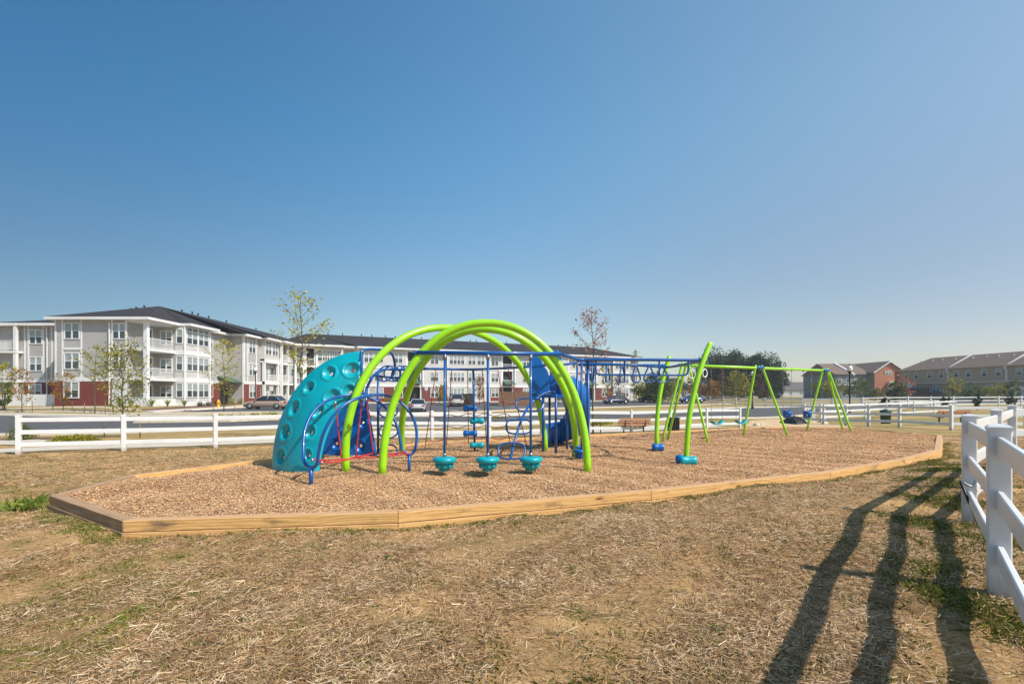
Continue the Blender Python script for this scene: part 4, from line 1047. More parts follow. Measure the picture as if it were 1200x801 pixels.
fU.box('band', -.0, 4.2, 5.75, 6.25, -.6, .08, M['trim']); fU.box('band', -.0, 4.2, 2.6, 3.05, -.6, .08, M['trim'])
for u in (.15, 4.05): fU.box('column', u-.15, u+.15, -.4, 5.8, -.3, .05, M['trim'])
for z in (0.1, 3.0): fU.rail(.3, 3.9, z, -.1); fT.win(5.5, z+.3, 1.5, 2.0, 2); fT.box('balcony_door', 7.0, 7.8, z, z+2.1, .0, .04, M['glass'])
# last balcony stack of the block
fV = Fac(A, (-34.9, 71.2), R(90))
for k, z0 in enumerate((-.1, 3.0, 6.15)):
    fV.box('balcony_slab', 0, 4.4, z0+2.7, z0+3.05, -1.1, .05, M['trim']); fV.rail(.2, 4.2, z0, 0)
    for u in (.12, 2.1, 4.3): fV.box('column', u-.14, u+.14, z0-.2, z0+2.75, -.28, .04, M['trim'])
    fT.win(9.6, z0+.4, 1.3, 2.0, 2, True); fT.win(11.5, z0+.4, 1.3, 2.0, 2, True)
eA = [(-48.3, 48.4), (-37.5, 48.4), (-37.5, 53.0), (-36.3, 53.0), (-36.3, 58.4), (-37.4, 58.4), (-37.4, 62.5), (-35.3, 62.5), (-35.3, 66.6), (-34.6, 66.6), (-34.6, 71.0), (-34.2, 71.0), (-34.2, 77), (-34.2, 84), (-49, 84)]
sloped_roof(A, eA, [(-42.1, 56), (-42.1, 82)], 9.28, 11.75, M['dark_shingle'])
sloped_roof(A, [(-59, 52.2), (-47.2, 52.2), (-47.2, 62), (-59, 62)], [(-53, 58), (-46, 58)], 9.2, 10.6, M['dark_shingle'])
for i, (x, y, z) in enumerate([(-44.2, 54.5, 10.9), (-43.7, 54.6, 11.05), (-43.1, 55, 11.3), (-42.2, 60, 11.7), (-41.9, 61.5, 11.7), (-42.0, 62.8, 11.7), (-42.0, 65, 11.7), (-42, 69, 11.7), (-42.0, 77, 11.7)]):
    MB().lathe((x, y, z-.3), [(.06, 0), (.06, .5), (.13, .52), (.13, .62), (.04, .66)], 8).obj('roof_vent', M['black'], A)
# patio screen at the left wing
scr = thing('patio_screen', 'solid white vinyl screen below the left wing of the nearest apartment block', 'fence', (-52, 49.6, .1))
for i in range(6):
    MB().bbox((-60+2.05*i+.06, 50.2, -.3), (-60+2.05*i+1.99, 50.26, 1.25)).obj('panel', M['trim'], scr); MB().bbox((-60+2.05*i-.06, 50.15, -.3), (-60+2.05*i+.06, 50.31, 1.32)).obj('post', M['trim'], scr)

# long wing
TH = math.atan(.463); Bq = thing('apartment_building', 'long three storey apartment wing with dark roof seen through the play arches', 'apartment building', (-26, 79.4, 0), 'apartment blocks')
O_B = Vector((-34.9, 75.28)); fL = Fac(Bq, O_B, TH)
def ub_(px):                # facade coordinate from the bearing of a bay
    k = (px-600)/550; x = k*91.44/(1-.463*k); return (x+34.9)/math.cos(TH)
LEN = ub_(745)
c = fL.pt(LEN/2, -7.0); MB().box((c.x, c.y, 4.15), (LEN, 14, 9.7), TH).obj('wall', M['cream_siding'], Bq)
FB = (-.1, 2.75, 5.85)
def bay(p0, p1, depth, kind, wins=(), nw=2, brick=True, tr=False, z_off=0):
    u0, u1 = ub_(p0), ub_(p1)
    if kind == 'out':
        c = fL.pt((u0+u1)/2, depth/2); MB().box((c.x, c.y, 4.14+random.uniform(-.004, .004)), (u1-u0, depth, 9.66), TH).obj('bay_wall', M['cream_siding'], Bq)
        if brick: fL.box('brick_wall', u0, u1, -.65, 2.45, depth, depth+.06, M['brick'])
        fL.box('band', u0-.03, u1+.03, 2.45, 2.85, depth, depth+.1, M['trim']); fL.box('band', u0-.02, u1+.02, 5.55, 5.85, depth, depth+.075, M['trim'])
        for u in (u0+.1, u1-.1): fL.box('corner_board', u-.12, u+.12, 2.85, 8.9, depth, depth+.06, M['trim'])
    for pc in wins:
        for z in FB: fL.win(ub_(pc), z+.75, 1.35 if nw == 2 else 2.3, 1.55, nw, tr and z > 5, d=depth+(.06 if (brick and z < 0) else .0))
def balc(p0, p1, dark=False, canopy=False, depth=.8):
    u0, u1 = ub_(p0), ub_(p1); n = 0
    for z0 in FB:
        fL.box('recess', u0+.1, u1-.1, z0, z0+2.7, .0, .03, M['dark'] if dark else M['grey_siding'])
        if not dark or z0 > 5: 
            if not dark: fL.win((u0+u1)/2-.6, z0+.35, 1.1, 2.0, 2, True, d=.03)
        if z0 > 0 or not dark: fL.box('balcony_slab', u0, u1, z0-.3, z0, .0, depth, M['trim']); fL.rail(u0+.15, u1-.15, z0, depth-.1)
        for u in (u0+.12, u1-.12): fL.box('column', u-.16, u+.16, z0, z0+2.82, depth-.35, depth-.01, M['trim'])
    fL.box('band', u0, u1, 8.6, 8.95, .0, depth, M['trim'])
    if canopy:
        m4 = Matrix.Translation((*fL.pt(u0+.2), 3.1)) @ Matrix.Rotation(TH, 4, 'Z') @ Matrix.Rotation(R(90), 4, 'Z')
        MB().prism([(0, .9), (-2.4, 0), (-2.4, -.1), (0, .0)], 0, -(u1-u0-.4), m4).obj('awning', M['awning'], Bq)
balc(345.5, 357); balc(357, 370, True)
bay(370, 401, .9, 'out', (377.5, 386, 394.5), 2, True, True)
balc(401, 417, False, False, .5)
bay(417.5, 475, 1.0, 'out', (431, 443, 465.5), 2, True)
balc(475, 493, True, True)
bay(493.5, 520, 1.0, 'out', (507.5,), 2, True)
bay(521, 571, 1.6, 'out', (528, 536.5, 549.5, 560), 2, False)
bay(571.5, 586, 1.0, 'out', (577.5,), 2, True)
balc(586, 600, True, True)
bay(600.5, 626, 1.0, 'out', (614,), 2, True)
bay(626.5, 662, 1.5, 'out', (632, 641, 650), 2, False)
bay(662.5, 681, 1.0, 'out', (671,), 2, True)
balc(681.5, 695, True, True)
bay(695.5, 713, 1.0, 'out', (705,), 2, True)
bay(713.5, 733, 1.5, 'out', (719.5, 728), 2, False)
balc(733.2, 745, False)
def lw(u, d_): q = fL.pt(u, d_); return (q.x, q.y)
sloped_roof(Bq, [lw(-3, 2.0), lw(ub_(402), 2.0), lw(ub_(402.2), 1.3), lw(ub_(417), 1.3), lw(ub_(417.2), 1.8), lw(ub_(475), 1.8), lw(ub_(520), 2.3), lw(ub_(571), 2.3), lw(ub_(626), 1.9), lw(ub_(662), 2.2), lw(LEN+.8, 2.0), lw(LEN+.8, -15), lw(-3, -15)],
            [lw(2, -6.5), lw(LEN-8, -6.5)], 9.15, 11.75, M['dark_shingle'])
for i in range(22):
    u = 6+i*(LEN-18)/22+random.uniform(-1, 1); q = fL.pt(u, -6.4); MB().lathe((q.x, q.y, 11.4), [(.06, 0), (.06, .5), (.14, .55), (.14, .65), (.04, .7)], 8).obj('roof_vent', M['black'], Bq)

# brick house and town house row at right
def gable_house(name, label, cat, x0, x1, y0, y1, zb, ez, rz_, wallm, frontm, roofm, ridge='y', group=None):
    t = thing(name, label, cat, ((x0+x1)/2, y0, zb), group)
    MB().bbox((x0, y0, zb-.6), (x1, y1, ez)).obj('wall', wallm, t)
    o_ = .5
    if ridge == 'y':
        xm = (x0+x1)/2
        MB().prism([(x0, ez), (x1, ez), (xm, rz_)], y0-.01, y0+.2).obj('gable', frontm, t)
        MB().prism([(x0, ez), (x1, ez), (xm, rz_)], y1-.2, y1).obj('gable', frontm, t)
        sl = (rz_-ez)/(xm-x0)
        MB().prism([(x0-o_, ez-o_*sl+.05), (xm, rz_+.05), (xm, rz_+.3), (x0-o_, ez-o_*sl+.3)], y0-.4, y1+.4).obj('roof', roofm, t)
        MB().prism([(x1+o_, ez-o_*sl+.05), (x1+o_, ez-o_*sl+.3), (xm, rz_+.3), (xm, rz_+.05)], y0-.39, y1+.39).obj('roof', roofm, t)
        for s, xe in ((-1, x0-o_), (1, x1+o_)):
            MB().prism([(xe, ez-o_*sl), (xe, ez-o_*sl+.33), (xm, rz_+.33), (xm, rz_)], y0-.5, y0-.42).obj('rake_board', M['trim'], t)
        MB().bbox((x0, y0-.08, zb-.6), (x1, y0-.001, ez)).obj('front_wall', frontm, t)
    return t
hb = gable_house('brick_house', 'orange brick gabled house with a white bay window, right of the swings', 'house', 96.5, 104.5, 125, 142, 0, 6.9, 9.6, M['bluegrey_siding'], M['orange_brick'], M['brown_shingle'])
f_ = Fac(hb, (96.5, 124.9), 0)
f_.box('bay_window', 3.4, 5.6, 1.6, 4.4, .0, .9, M['trim']); f_.win(4.0, 2.4, .7, 1.4, 1, d=.9); f_.win(5.0, 2.4, .7, 1.4, 1, d=.9)
f_.win(3.6, 6.3, 1.5, .9, 2); 
hc = thing('town_house', 'blue grey sided town house with brown roof attached left of the brick house', 'house', (91, 127, 0))
MB().bbox((87.5, 127, -.6), (96.4, 141, 6.4)).obj('wall', M['bluegrey_siding'], hc)
m4 = Matrix.Identity(4)
MB().add([(87, 126.4, 6.4), (97.2, 126.4, 6.4), (97.2, 134, 9.7), (87, 134, 9.7), (87, 141.5, 6.4), (97.2, 141.5, 6.4)], [(0, 1, 2, 3), (3, 2, 5, 4), (0, 3, 4), (1, 5, 2)]).obj('roof', M['brown_shingle'], hc)
MB().bbox((87.0, 126.3, 3.4), (96.5, 127.0, 3.6)).obj('band', M['trim'], hc)
f_ = Fac(hc, (87.5, 127), 0)
for u in (1.2, 3.4, 5.6, 7.6): f_.win(u, 4.3, .8, 1.2, 1)
f_.win(3, .9, 1.6, 1.9, 2); f_.win(6.3, .9, 1.6, 1.9, 2)
MB().add([(91.8, 126.2, 6.5), (92.3, 126.2, 6.5), (92.3, 134, 10.0), (91.8, 134, 10.0), (91.8, 126.2, 6.2), (92.3, 126.2, 6.2), (92.3, 134, 9.6), (91.8, 134, 9.6)], [(0, 1, 2, 3), (0, 4, 5, 1), (0, 3, 7, 4), (1, 5, 6, 2)]).obj('party_wall', M['trim'], hc)
hd = thing('town_house', 'gold sided end town house furthest left in the row behind the lamp post', 'house', (89, 131, 0))
MB().bbox((88.9, 131, -.6), (92.8, 141.9, 6.7)).obj('wall', M['gold_siding'], hd)
MB().add([(88.4, 130.5, 6.7), (93.1, 130.5, 6.7), (93.1, 136.5, 9.9), (90.0, 136.5, 9.9), (93.1, 142.5, 6.7), (88.4, 142.5, 6.7)], [(0, 1, 2, 3), (3, 2, 4, 5), (0, 3, 5)]).obj('roof', M['brown_shingle'], hd)
f_ = Fac(hd, (88.9, 131), 0); f_.win(.8, 4.5, .8, 1.3, 1)
# row facing the left
units = [(93.8, 110.0, 97.2), (94.5, 100.0, 89.8)]
TW = [(94.0, 111.5, 'left unit'), (94.55, 102.9, ''), (95.35, 91.5, ''), (96.4, 77, '')]
TW = [(93.5, 112.5), (94.5, 101.0), (95.5, 90.0), (96.7, 76.5)]
lab = ['tan sided town house with a dark deck, left end of the far right row', 'tan sided town house between two white party walls in the far row', 'tan sided town house cut by the right edge of the photo']
for i in range(3):
    (xa, ya), (xb, yb) = TW[i], TW[i+1]; t = thing('town_house', lab[i], 'house', ((xa+xb)/2, (ya+yb)/2, 0), 'row of tan town houses')
    ang = math.atan2(yb-ya, xb-xa); L = math.hypot(xb-xa, yb-ya); f = Fac(t, (xa, ya), ang)
    f.box('wall', 0, L, -.6, 6.75, -10, 0, M['tan_siding']); f.box('upper_wall', -.0, L, 3.7, 6.7, .0, .5, M['tan_siding']); f.box('band', 0, L, 3.55, 3.72, .0, .55, M['trim'])
    def q(u, d_, z): c = f.pt(u, d_); return (c.x, c.y, z)
    rr = 9.6
    mb = MB(); l0 = 2.5 if i == 0 else 0
    mb.add([q(-.4 if i == 0 else .0, 1.0, 6.6), q(L, 1.0, 6.6), q(L, -5, rr), q(l0, -5, rr), q(-.4 if i == 0 else .0, -11, 6.6), q(L, -11, 6.6)], [(0, 1, 2, 3), (3, 2, 5, 4), (0, 3, 4)])
    mb.obj('roof', M['brown_shingle'], t)
    MB().add([q(L-.25, 1.1, 6.5), q(L+.05, 1.1, 6.5), q(L+.05, -5, rr+.3), q(L-.25, -5, rr+.3), q(L-.25, 1.1, 5.9), q(L+.05, 1.1, 5.9), q(L+.05, -5, rr-.6), q(L-.25, -5, rr-.6)], [(0, 1, 2, 3), (0, 4, 5, 1), (0, 3, 7, 4), (1, 5, 6, 2)]).obj('party_wall', M['trim'], t)
    f.box('party_wall_pier', L-.3, L, 3.7, 6.7, .5, .62, M['trim'])
    for u in (.14, .36, .63, .86): f.win(L*u, 4.75, .85, 1.3, 1, d=.5)
    for u in (.3, .72): f.win(L*u, 1.3, 1.6, 1.7, 2, d=0)
    for k in range(4): c = f.pt(L*(.15+.22*k), -3.2-.3*(k % 2)); MB().lathe((c.x, c.y, 8.5), [(.12, 0), (.12, .5), (.05, .55)], 8).obj('roof_vent', M['trim'], t)
    if i == 0:
        f.box('brick_end', -1.8, .0, -.6, 6.6, -8, .2, M['orange_brick'])
        f.box('deck', 2, 9.5, 1.3, 1.5, .0, 3.2, M['bin']); f.box('deck_railing', 3, 9.5, 1.5, 2.5, 3.1, 3.2, M['bin'])
        for u in (2.2, 5.5, 9.2): f.box('deck_post', u-.1, u+.1, -.3, 1.3, 2.9, 3.1, M['bin'])
        f.box('deck_railing', .3, 2.8, 1.4, 2.5, 3.1, 3.15, M['trim']); f.box('privacy_screen', 3.0, 4.6, 2.5, 3.5, 2.0, 2.1, M['trim'])
    if i == 2:
        f.box('privacy_screen', 2.0, 7, .6, 2.6, 3.0, 3.1, M['trim'])
def hip_house(label, x, y, w, dpt, ez, rz_, roofm, zb=0):
    t = thing('far_house', label, 'house', (x, y, zb))
    MB().bbox((x-w/2, y, zb-1), (x+w/2, y+dpt, ez)).obj('wall', M['cream_siding'], t)
    MB().add([(x-w/2-.5, y-.5, ez), (x+w/2+.5, y-.5, ez), (x+w/2+.5, y+dpt+.5, ez), (x-w/2-.5, y+dpt+.5, ez), (x-w/5, y+dpt/2, rz_), (x+w/5, y+dpt/2, rz_)], [(0, 1, 5, 4), (1, 2, 5), (2, 3, 4, 5), (3, 0, 4), (3, 2, 1, 0)]).obj('roof', roofm, t)
    f = Fac(t, (x-w/2, y), 0)
    for u in (.2, .45, .75): f.win(w*u, zb+.9, 1.2, 1.4, 2)
    f.box('garage_door', w*.55, w*.68, zb, zb+2.2, .0, .05, M['dark'])
hip_house('pale far house with hipped grey roof, wider one under the swing beam', 118, 190, 17, 12, 2.6, 5.9, M['grey_shingle'])
hip_house('pale far house with hipped grey roof, left of the wider one', 123, 212, 14, 12, 3.0, 6.0, M['grey_shingle'])
hip_house('small pale pinkish house between trees behind the overhead ladder', 62, 172, 7, 9, 3.6, 5.6, M['grey_shingle'])

# ------------------------------------------------------------------ trees and plants
def limb_path(rng, p, dirn, L, up, k=5):
    pts = [Vector(p)]; d_ = Vector(dirn).normalized()
    for i in range(k):
        d_ = (d_+Vector((rng.uniform(-.18, .18), rng.uniform(-.18, .18), up+rng.uniform(-.08, .12)))).normalized(); pts.append(pts[-1]+d_*L/k)
    return pts
def young_tree(label, x, y, h, z0f, width, mat, nleaf, ls, seed, tr=.035, group='young planted trees', cat='tree', name='young_tree', nl=16, bush=False, conc=.12):
    rng = random.Random(seed); zb = z1(x, y); t = thing(name, label, cat, (x, y, zb), group)
    tp = [Vector((x, y, zb-.1))]
    for i in range(1, 9): tp.append(Vector((x+rng.uniform(-.02, .02)*i*h/8, y+rng.uniform(-.02, .02)*i*h/8, zb+h*.97*i/8)))
    mb = MB().tube(tp, tr, 7, r2=tr*.2); ends = []
    for i in range(nl):
        f = z0f+(1-z0f)*(i+.5)/nl*.97; k = min(7.99, f*8/.97*.97); p = tp[int(k)].lerp(tp[int(k)+1], k-int(k)); a = i*2.4+rng.uniform(-.5, .5)
        rel = (f-z0f)/(1-z0f); prof = math.sin(math.pi*min(1, .22+rel*.78))**.8 if not bush else math.sin(math.pi*(.15+.8*rel))**.6
        L = width*.5*prof*rng.uniform(.7, 1.2)+.1
        q = limb_path(rng, p, (math.cos(a), math.sin(a), .45), L, .14); mb.tube(q, tr*.4*(1-.6*rel), 5, r2=tr*.1)
        ends += q[1:]
        for s in range(2):
            a2 = a+rng.uniform(-1.2, 1.2); q2 = limb_path(rng, q[2+s], (math.cos(a2), math.sin(a2), .5), L*.45, .15, 3); mb.tube(q2, tr*.2, 4, r2=tr*.08); ends += q2[1:]
    mb.obj('trunk', M['bark'], t)
    r = np.random.default_rng(seed); E = np.array([tuple(e) for e in ends]); wts = r.random(len(E))**2+.05; wts /= wts.sum()
    C = E[r.choice(len(E), nleaf, p=wts)]+r.normal(0, conc, (nleaf, 3))*np.array([1, 1, .8])
    leaves('crown', C, ls, mat, t, r)
    return t
def leaves(name, C, ls, mat, t, r, flat=.5):
    n = len(C); A = r.normal(0, 1, (n, 3)); A[:, 2] *= flat; A /= np.linalg.norm(A, axis=1)[:, None]
    Bn = np.cross(A, r.normal(0, 1, (n, 3))); Bn /= np.linalg.norm(Bn, axis=1)[:, None]; s = r.uniform(.6, 1.3, n)[:, None]*ls
    return cards(name, C, A*s, Bn*s*.55, mat, t)
def clump_tree(label, x, y, h, w, mat, n, ls, seed, z0=.15, name='broadleaf_tree', group='trees beyond the paddock fence', tr=.25, nclump=60, cat='tree', zb=None):
    rng = random.Random(seed); r = np.random.default_rng(seed); zb = z1(x, y) if zb is None else zb; t = thing(name, label, cat, (x, y, zb), group)
    mb = MB().tube([(x, y, zb-.2), (x+.1, y, zb+h*.4), (x, y+.1, zb+h*.75)], tr, 8, r2=tr*.3)
    cl = []
    while len(cl) < nclump:
        u = r.normal(0, 1, 3); u /= np.linalg.norm(u); rad = r.random()**.4
        p = np.array([x, y, zb+h*(z0+(1-z0)/2)])+u*rad*np.array([w/2, w/2, h*(1-z0)/2])*r.uniform(.85, 1.12); cl.append(p)
    for i in range(10):
        p = cl[(i*3) % len(cl)]; mb.tube([(x, y, zb+h*rng.uniform(.2, .6)), tuple((np.array([x, y, zb+h*.5])+p)/2+r.normal(0, .2, 3)), tuple(p)], tr*.35, 5, r2=tr*.05)
    mb.obj('trunk', M['bark'], t)
    cl = np.array(cl); k = r.integers(0, len(cl), n); u = r.normal(0, 1, (n, 3)); u /= np.linalg.norm(u, axis=1)[:, None]
    cr = w*.13*r.uniform(.6, 1.3, len(cl)); C = cl[k]+u*(r.random(n)**.35)[:, None]*cr[k][:, None]
    C[:, 2] = np.maximum(C[:, 2], zb+.1)
    leaves('crown', C, ls, mat, t, r, .8); return t
def stake(x, y, h, lean=0, label='short wooden tree stake in the grass', par=None):
    z = z1(x, y); return MB().tube([(x, y, z-.1), (x+lean, y, z+h)], .025, 6).obj('tree_stake', M['stake'], par)
def staked(t, spots):
    for (dx, dy, h) in spots:
        w = world_loc(t); z = z1(w[0]+dx, w[1]+dy); MB().tube([(w[0]+dx, w[1]+dy, z-.1), (w[0]+dx, w[1]+dy, z+h)], .028, 6).obj('stake', M['stake'], t)
t = young_tree('bushy young tree with olive yellow leaves behind the left fence', -17.6, 21.2, 4.25, .22, 2.0, M['leaf_olive'], 1800, .058, 11, .04, nl=30, bush=True, conc=.2)
staked(t, [(-.9, .1, .7), (.8, 0, .6)])
t = young_tree('tall sparse young tree with yellow green leaves behind the teal climbing wall', -9.0, 20.0, 6.4, .42, 3.0, M['leaf_yellow'], 640, .065, 5, .045, nl=18, conc=.14)
staked(t, [(-.9, 0, 1.1), (.9, .1, .8)])
t = young_tree('tall slender young tree with red brown leaves right of the green arches', 4.32, 25, 6.75, .45, 2.6, M['leaf_red'], 470, .07, 8, .05, nl=20, conc=.12)
staked(t, [(.4, 0, 1.15), (-.55, .2, .9)])
t = young_tree('thin young tree with yellow leaves in front of the white bay', -27.0, 44.0, 7.0, .2, 4.0, M['leaf_yellow'], 850, .1, 21, .05, nl=20, conc=.22)
staked(t, [(-1, 0, .9), (1, 0, .9)])
t = young_tree('thin young tree with few olive leaves before the brick wall', -36.0, 40.5, 6.0, .3, 3.0, M['leaf_olive'], 420, .09, 22, .045, nl=16)
staked(t, [(-.9, 0, .9), (.9, 0, 1.2), (1.6, 0, .8)])
t = young_tree('small orange yellow tree beside the brick window of the nearest block', -39.6, 41.4, 3.3, .15, 2.0, M['leaf_orange'], 700, .08, 23, .035, nl=14, bush=True)
staked(t, [(-.9, 0, .9), (.8, 0, .9)])
t = young_tree('small orange tree in front of the white patio screen', -42.2, 40.4, 3.9, .15, 2.1, M['leaf_orange'], 640, .08, 24, .035, nl=14)
staked(t, [(.9, 0, 1.0)])
young_tree('sparse yellow tree at the left edge of the photo', -44.5, 41, 4.4, .2, 2.4, M['leaf_yellow'], 520, .09, 25, .04, nl=12)
clump_tree('small dark conifer at the left edge by the patio screen', -47.6, 44, 2.9, 1.6, M['leaf_mid'], 900, .1, 26, .05, 'conifer', None, .06, 24)
# trees in front of the long wing
for i, (px, y, h, w, mt, n, lb) in enumerate([
    (545+17, 68, 4.2, 1.8, 'leaf_orange', 500, 'small pale orange tree in front of the long wing, by the spiral pole'), (398, 62, 4.2, 2.4, 'leaf_orange', 500, 'small orange tree seen between the blue post and green arch'),
    (712, 78, 6.2, 2.6, 'leaf_olive', 500, 'slender olive tree before the right end of the long wing'), (725, 80, 4.8, 2.6, 'leaf_brown', 500, 'small brownish tree near the right end of the long wing'),
    (743, 84, 9.6, 3.2, 'leaf_olive', 420, 'tall thin pale tree rising at the end of the long wing'), (655, 72, 3.6, 2.4, 'leaf_olive', 420, 'small olive tree behind the slide'),
    (515, 73, 2.6, 2.2, 'leaf_olive', 300, 'low olive tree by the brick bay of the long wing'), (683, 76, 5.6, 2.2, 'leaf_red', 360, 'rusty young tree before the entry of the long wing')]):
    x = (px-600)/550*y; young_tree(lb, x, y, h, .2, w, M[mt], n, .13, 40+i, .05, nl=12, bush=True, conc=.2)
# belt of trees to the right
F = 'leaf_dark'
for i, (px, y, h, w, mt, n, z0, lb) in enumerate([
    (845, 125, 13.2, 13, 'leaf_dark', 22000, .04, 'tall dark tree, leftmost of the dense group beyond the swings'), (868, 130, 12, 11, 'leaf_dark', 16000, .04, 'dark tree in the middle dip of the dense group'),
    (890, 122, 11.8, 10.5, 'leaf_dark', 22000, .04, 'broad dark tree at the right of the dense group'), (834, 108, 4.6, 5, 'leaf_orange', 2400, .05, 'low yellowing tree at the foot of the dense group, at left'),
    (866, 100, 6.2, 5.6, 'leaf_olive', 2600, .05, 'yellow green tree in front of the dense group'), (894, 100, 5.8, 3.4, 'leaf_brown', 900, .05, 'rust brown tree in front of the broad dark tree'),
    (845, 96, 7.2, 2.2, 'leaf_brown', 500, .05, 'narrow reddish brown tree in front of the dense group'),
    (912, 126, 7.5, 5, 'leaf_dark', 5000, .1, 'small dark tree at the right fringe of the dense group'),
    (963, 140, 9.8, 6.0, 'leaf_dark', 1100, .3, 'thin dark tree standing alone beside the town houses'), (958, 118, 5.2, 6, 'leaf_mid', 1100, .05, 'green tree in front of the thin dark tree'),
    (975, 110, 5.0, 6, 'leaf_olive', 1100, .05, 'olive tree left of the lamp post near the town houses'), (1008, 106, 5.0, 6.5, 'leaf_mid', 1300, .05, 'green tree right of the lamp post near the town houses'),
    (768, 86, 5.3, 7.2, 'leaf_mid', 5200, .02, 'broad bright green tree at the end of the long wing'), (752, 96, 3.8, 5, 'leaf_olive', 900, .02, 'low olive tree behind the broad green tree'),
    (786, 110, 4.4, 5, 'leaf_orange', 900, .05, 'yellowish tree beside the pale pinkish house'), (812, 104, 5.4, 3.0, 'leaf_orange', 800, .05, 'narrow yellow tree behind the curved green post'),
    (803, 150, 6.5, 9, 'leaf_dark', 1500, .05, 'dark tree behind the pale pinkish house'),
    (1050, 74, 3.6, 3.0, 'leaf_mid', 1100, .02, 'leafy green tree between the two brick walls'), (1060, 82, 4.8, 3.2, 'leaf_red', 320, .15, 'thin pinkish tree before the brick end of the row'),
    (1116, 78, 4.6, 2.6, 'leaf_olive', 420, .1, 'sparse green tree in front of the first party wall'), (1139, 80, 3.2, 3.6, 'leaf_mid', 900, .02, 'low yellow green bush before the middle town house'),
    (1170, 80, 3.0, 4.4, 'leaf_olive', 900, .02, 'rounded olive bush below the second party wall'), (1186, 74, 4.0, 2.4, 'leaf_mid', 700, .05, 'slim green tree before the last town house'),
    (1026, 90, 2.6, 3.0, 'leaf_mid', 600, .02, 'low green bush at the foot of the brick house')]):
    x = (px-600)/550*y; clump_tree(lb, x, y, h, w, M[mt], n, .22 if y > 105 else .17, 80+i, z0, nclump=150 if n > 9000 else 70 if n > 2000 else 34, tr=.3 if h > 8 else .1)
for i, (px, y, h, lb) in enumerate([(1108, 50, 1.55, 'small dark conifer by the far paddock fence, leftmost of three'), (1144.5, 50, 2.0, 'tallest small dark conifer of three by the far paddock fence'), (1185, 52, 1.5, 'small dark conifer near the right edge, rightmost of three'), (1037, 46, 1.7, 'slim dark conifer at the left of the right hand fences')]):
    x = (px-600)/550*y; clump_tree(lb, x, y, h, .95, M['leaf_conifer'], 1200, .07, 140+i, .02, 'conifer', 'small conifers by the paddock fence', .05, 30)
# distant wood
def far_wood():
    r = np.random.default_rng(3); n = 26000; a = r.uniform(-.95, 1.25, n); y = r.uniform(260, 320, n)
    hgt = 5.5+2.5*np.sin(a*23)+1.8*np.sin(a*57+1)+1.2*np.sin(a*131); z = r.random(n)**.7*hgt
    C = np.stack([a*y, y, z], 1); o = leaves('distant_wood', C, 1.0, M['leaf_dark'], None, r, .8)
    tag(o, 'low distant belt of woodland on the horizon', 'wood', kind='stuff')
far_wood()
# shrubs, flower island, plants by the flats
def shrub(label, x, y, w, h, mt, n=700, ls=.05, seed=0, name='shrub', group='shrubs'):
    r = np.random.default_rng(seed); zb = z1(x, y); t = thing(name, label, 'shrub', (x, y, zb), group)
    u = r.normal(0, 1, (n, 3)); u /= np.linalg.norm(u, axis=1)[:, None]; u[:, 2] = np.abs(u[:, 2])
    k = 1+.25*np.sin(u[:, :1]*5+seed)*np.cos(u[:, 1:2]*6)
    C = np.array([x, y, zb+.02])+u*(r.random((n, 1))**.45)*k*np.array([w/2, w/2, h]); leaves('foliage', C, ls, M[mt], t, r, .9)
    mb = MB()
    for i in range(7): a = i*.9; mb.tube([(x, y, zb-.05), (x+w*.25*math.cos(a), y+w*.25*math.sin(a), zb+h*.7)], .012, 5, r2=.004)
    mb.obj('stems', M['bark'], t); return t
shrub('round green shrub left of the first fence post, in the mulch bed', -21.2, 20.3, .95, .75, 'leaf_mid', 1500, .035, 1)
for i, (px, y, w, h) in enumerate([(72, 18.6, .9, .28), (83, 18.8, .9, .3), (94, 18.7, .8, .3), (104, 18.9, .7, .27)]):
    shrub(['low spreading olive shrub, first from the left behind the fence', 'low spreading olive shrub, second behind the left fence', 'low spreading olive shrub, third behind the left fence', 'low spreading shrub at the right end of the clipped strip'][i], (px-600)/550*y, y, w, h, 'leaf_olive', 900, .035, 10+i, group='low shrubs behind the left fence')
labs = ['first', 'second', 'third', 'fourth', 'fifth', 'sixth', 'seventh', 'eighth']
isl = [(218, 33), (230, 33.6), (243, 34), (256, 34.6), (270, 35), (285, 35.6), (298, 36.2), (309, 37)]
for i, (px, y) in enumerate(isl):
    shrub(f'low yellowing shrub on the road island, {labs[i]} from the left', (px-600)/550*y, y+1.5, 1.0, .42, 'leaf_olive' if i % 2 else 'leaf_yellow', 420, .06, 30+i, group='shrubs on the road island')
strip('road_island', [(-26, 32.2), (-20, 33.3), (-17.5, 35.6)], [(-26, 34.8), (-22, 37.2), (-18.5, 38.6)], M['stone'], .14, thick=.15)
for i, (x, y) in enumerate([(-36.0, 54.2), (-35.9, 55.5), (-35.8, 56.9), (-35.7, 58.2)]): shrub(f'small clipped dark shrub at the foot of the bay, {labs[i]} from the left', x, y, .8, .55, 'leaf_conifer', 320, .06, 50+i, group='clipped shrubs below the bay')
for i, (x, y) in enumerate([(-35.9, 60), (-35.4, 61.3), (-34.3, 65)]): shrub(f'olive shrub by the block entry, {labs[i]} from the left', x, y, 1.0, .8, 'leaf_olive', 320, .07, 60+i, group='shrubs by the entry')
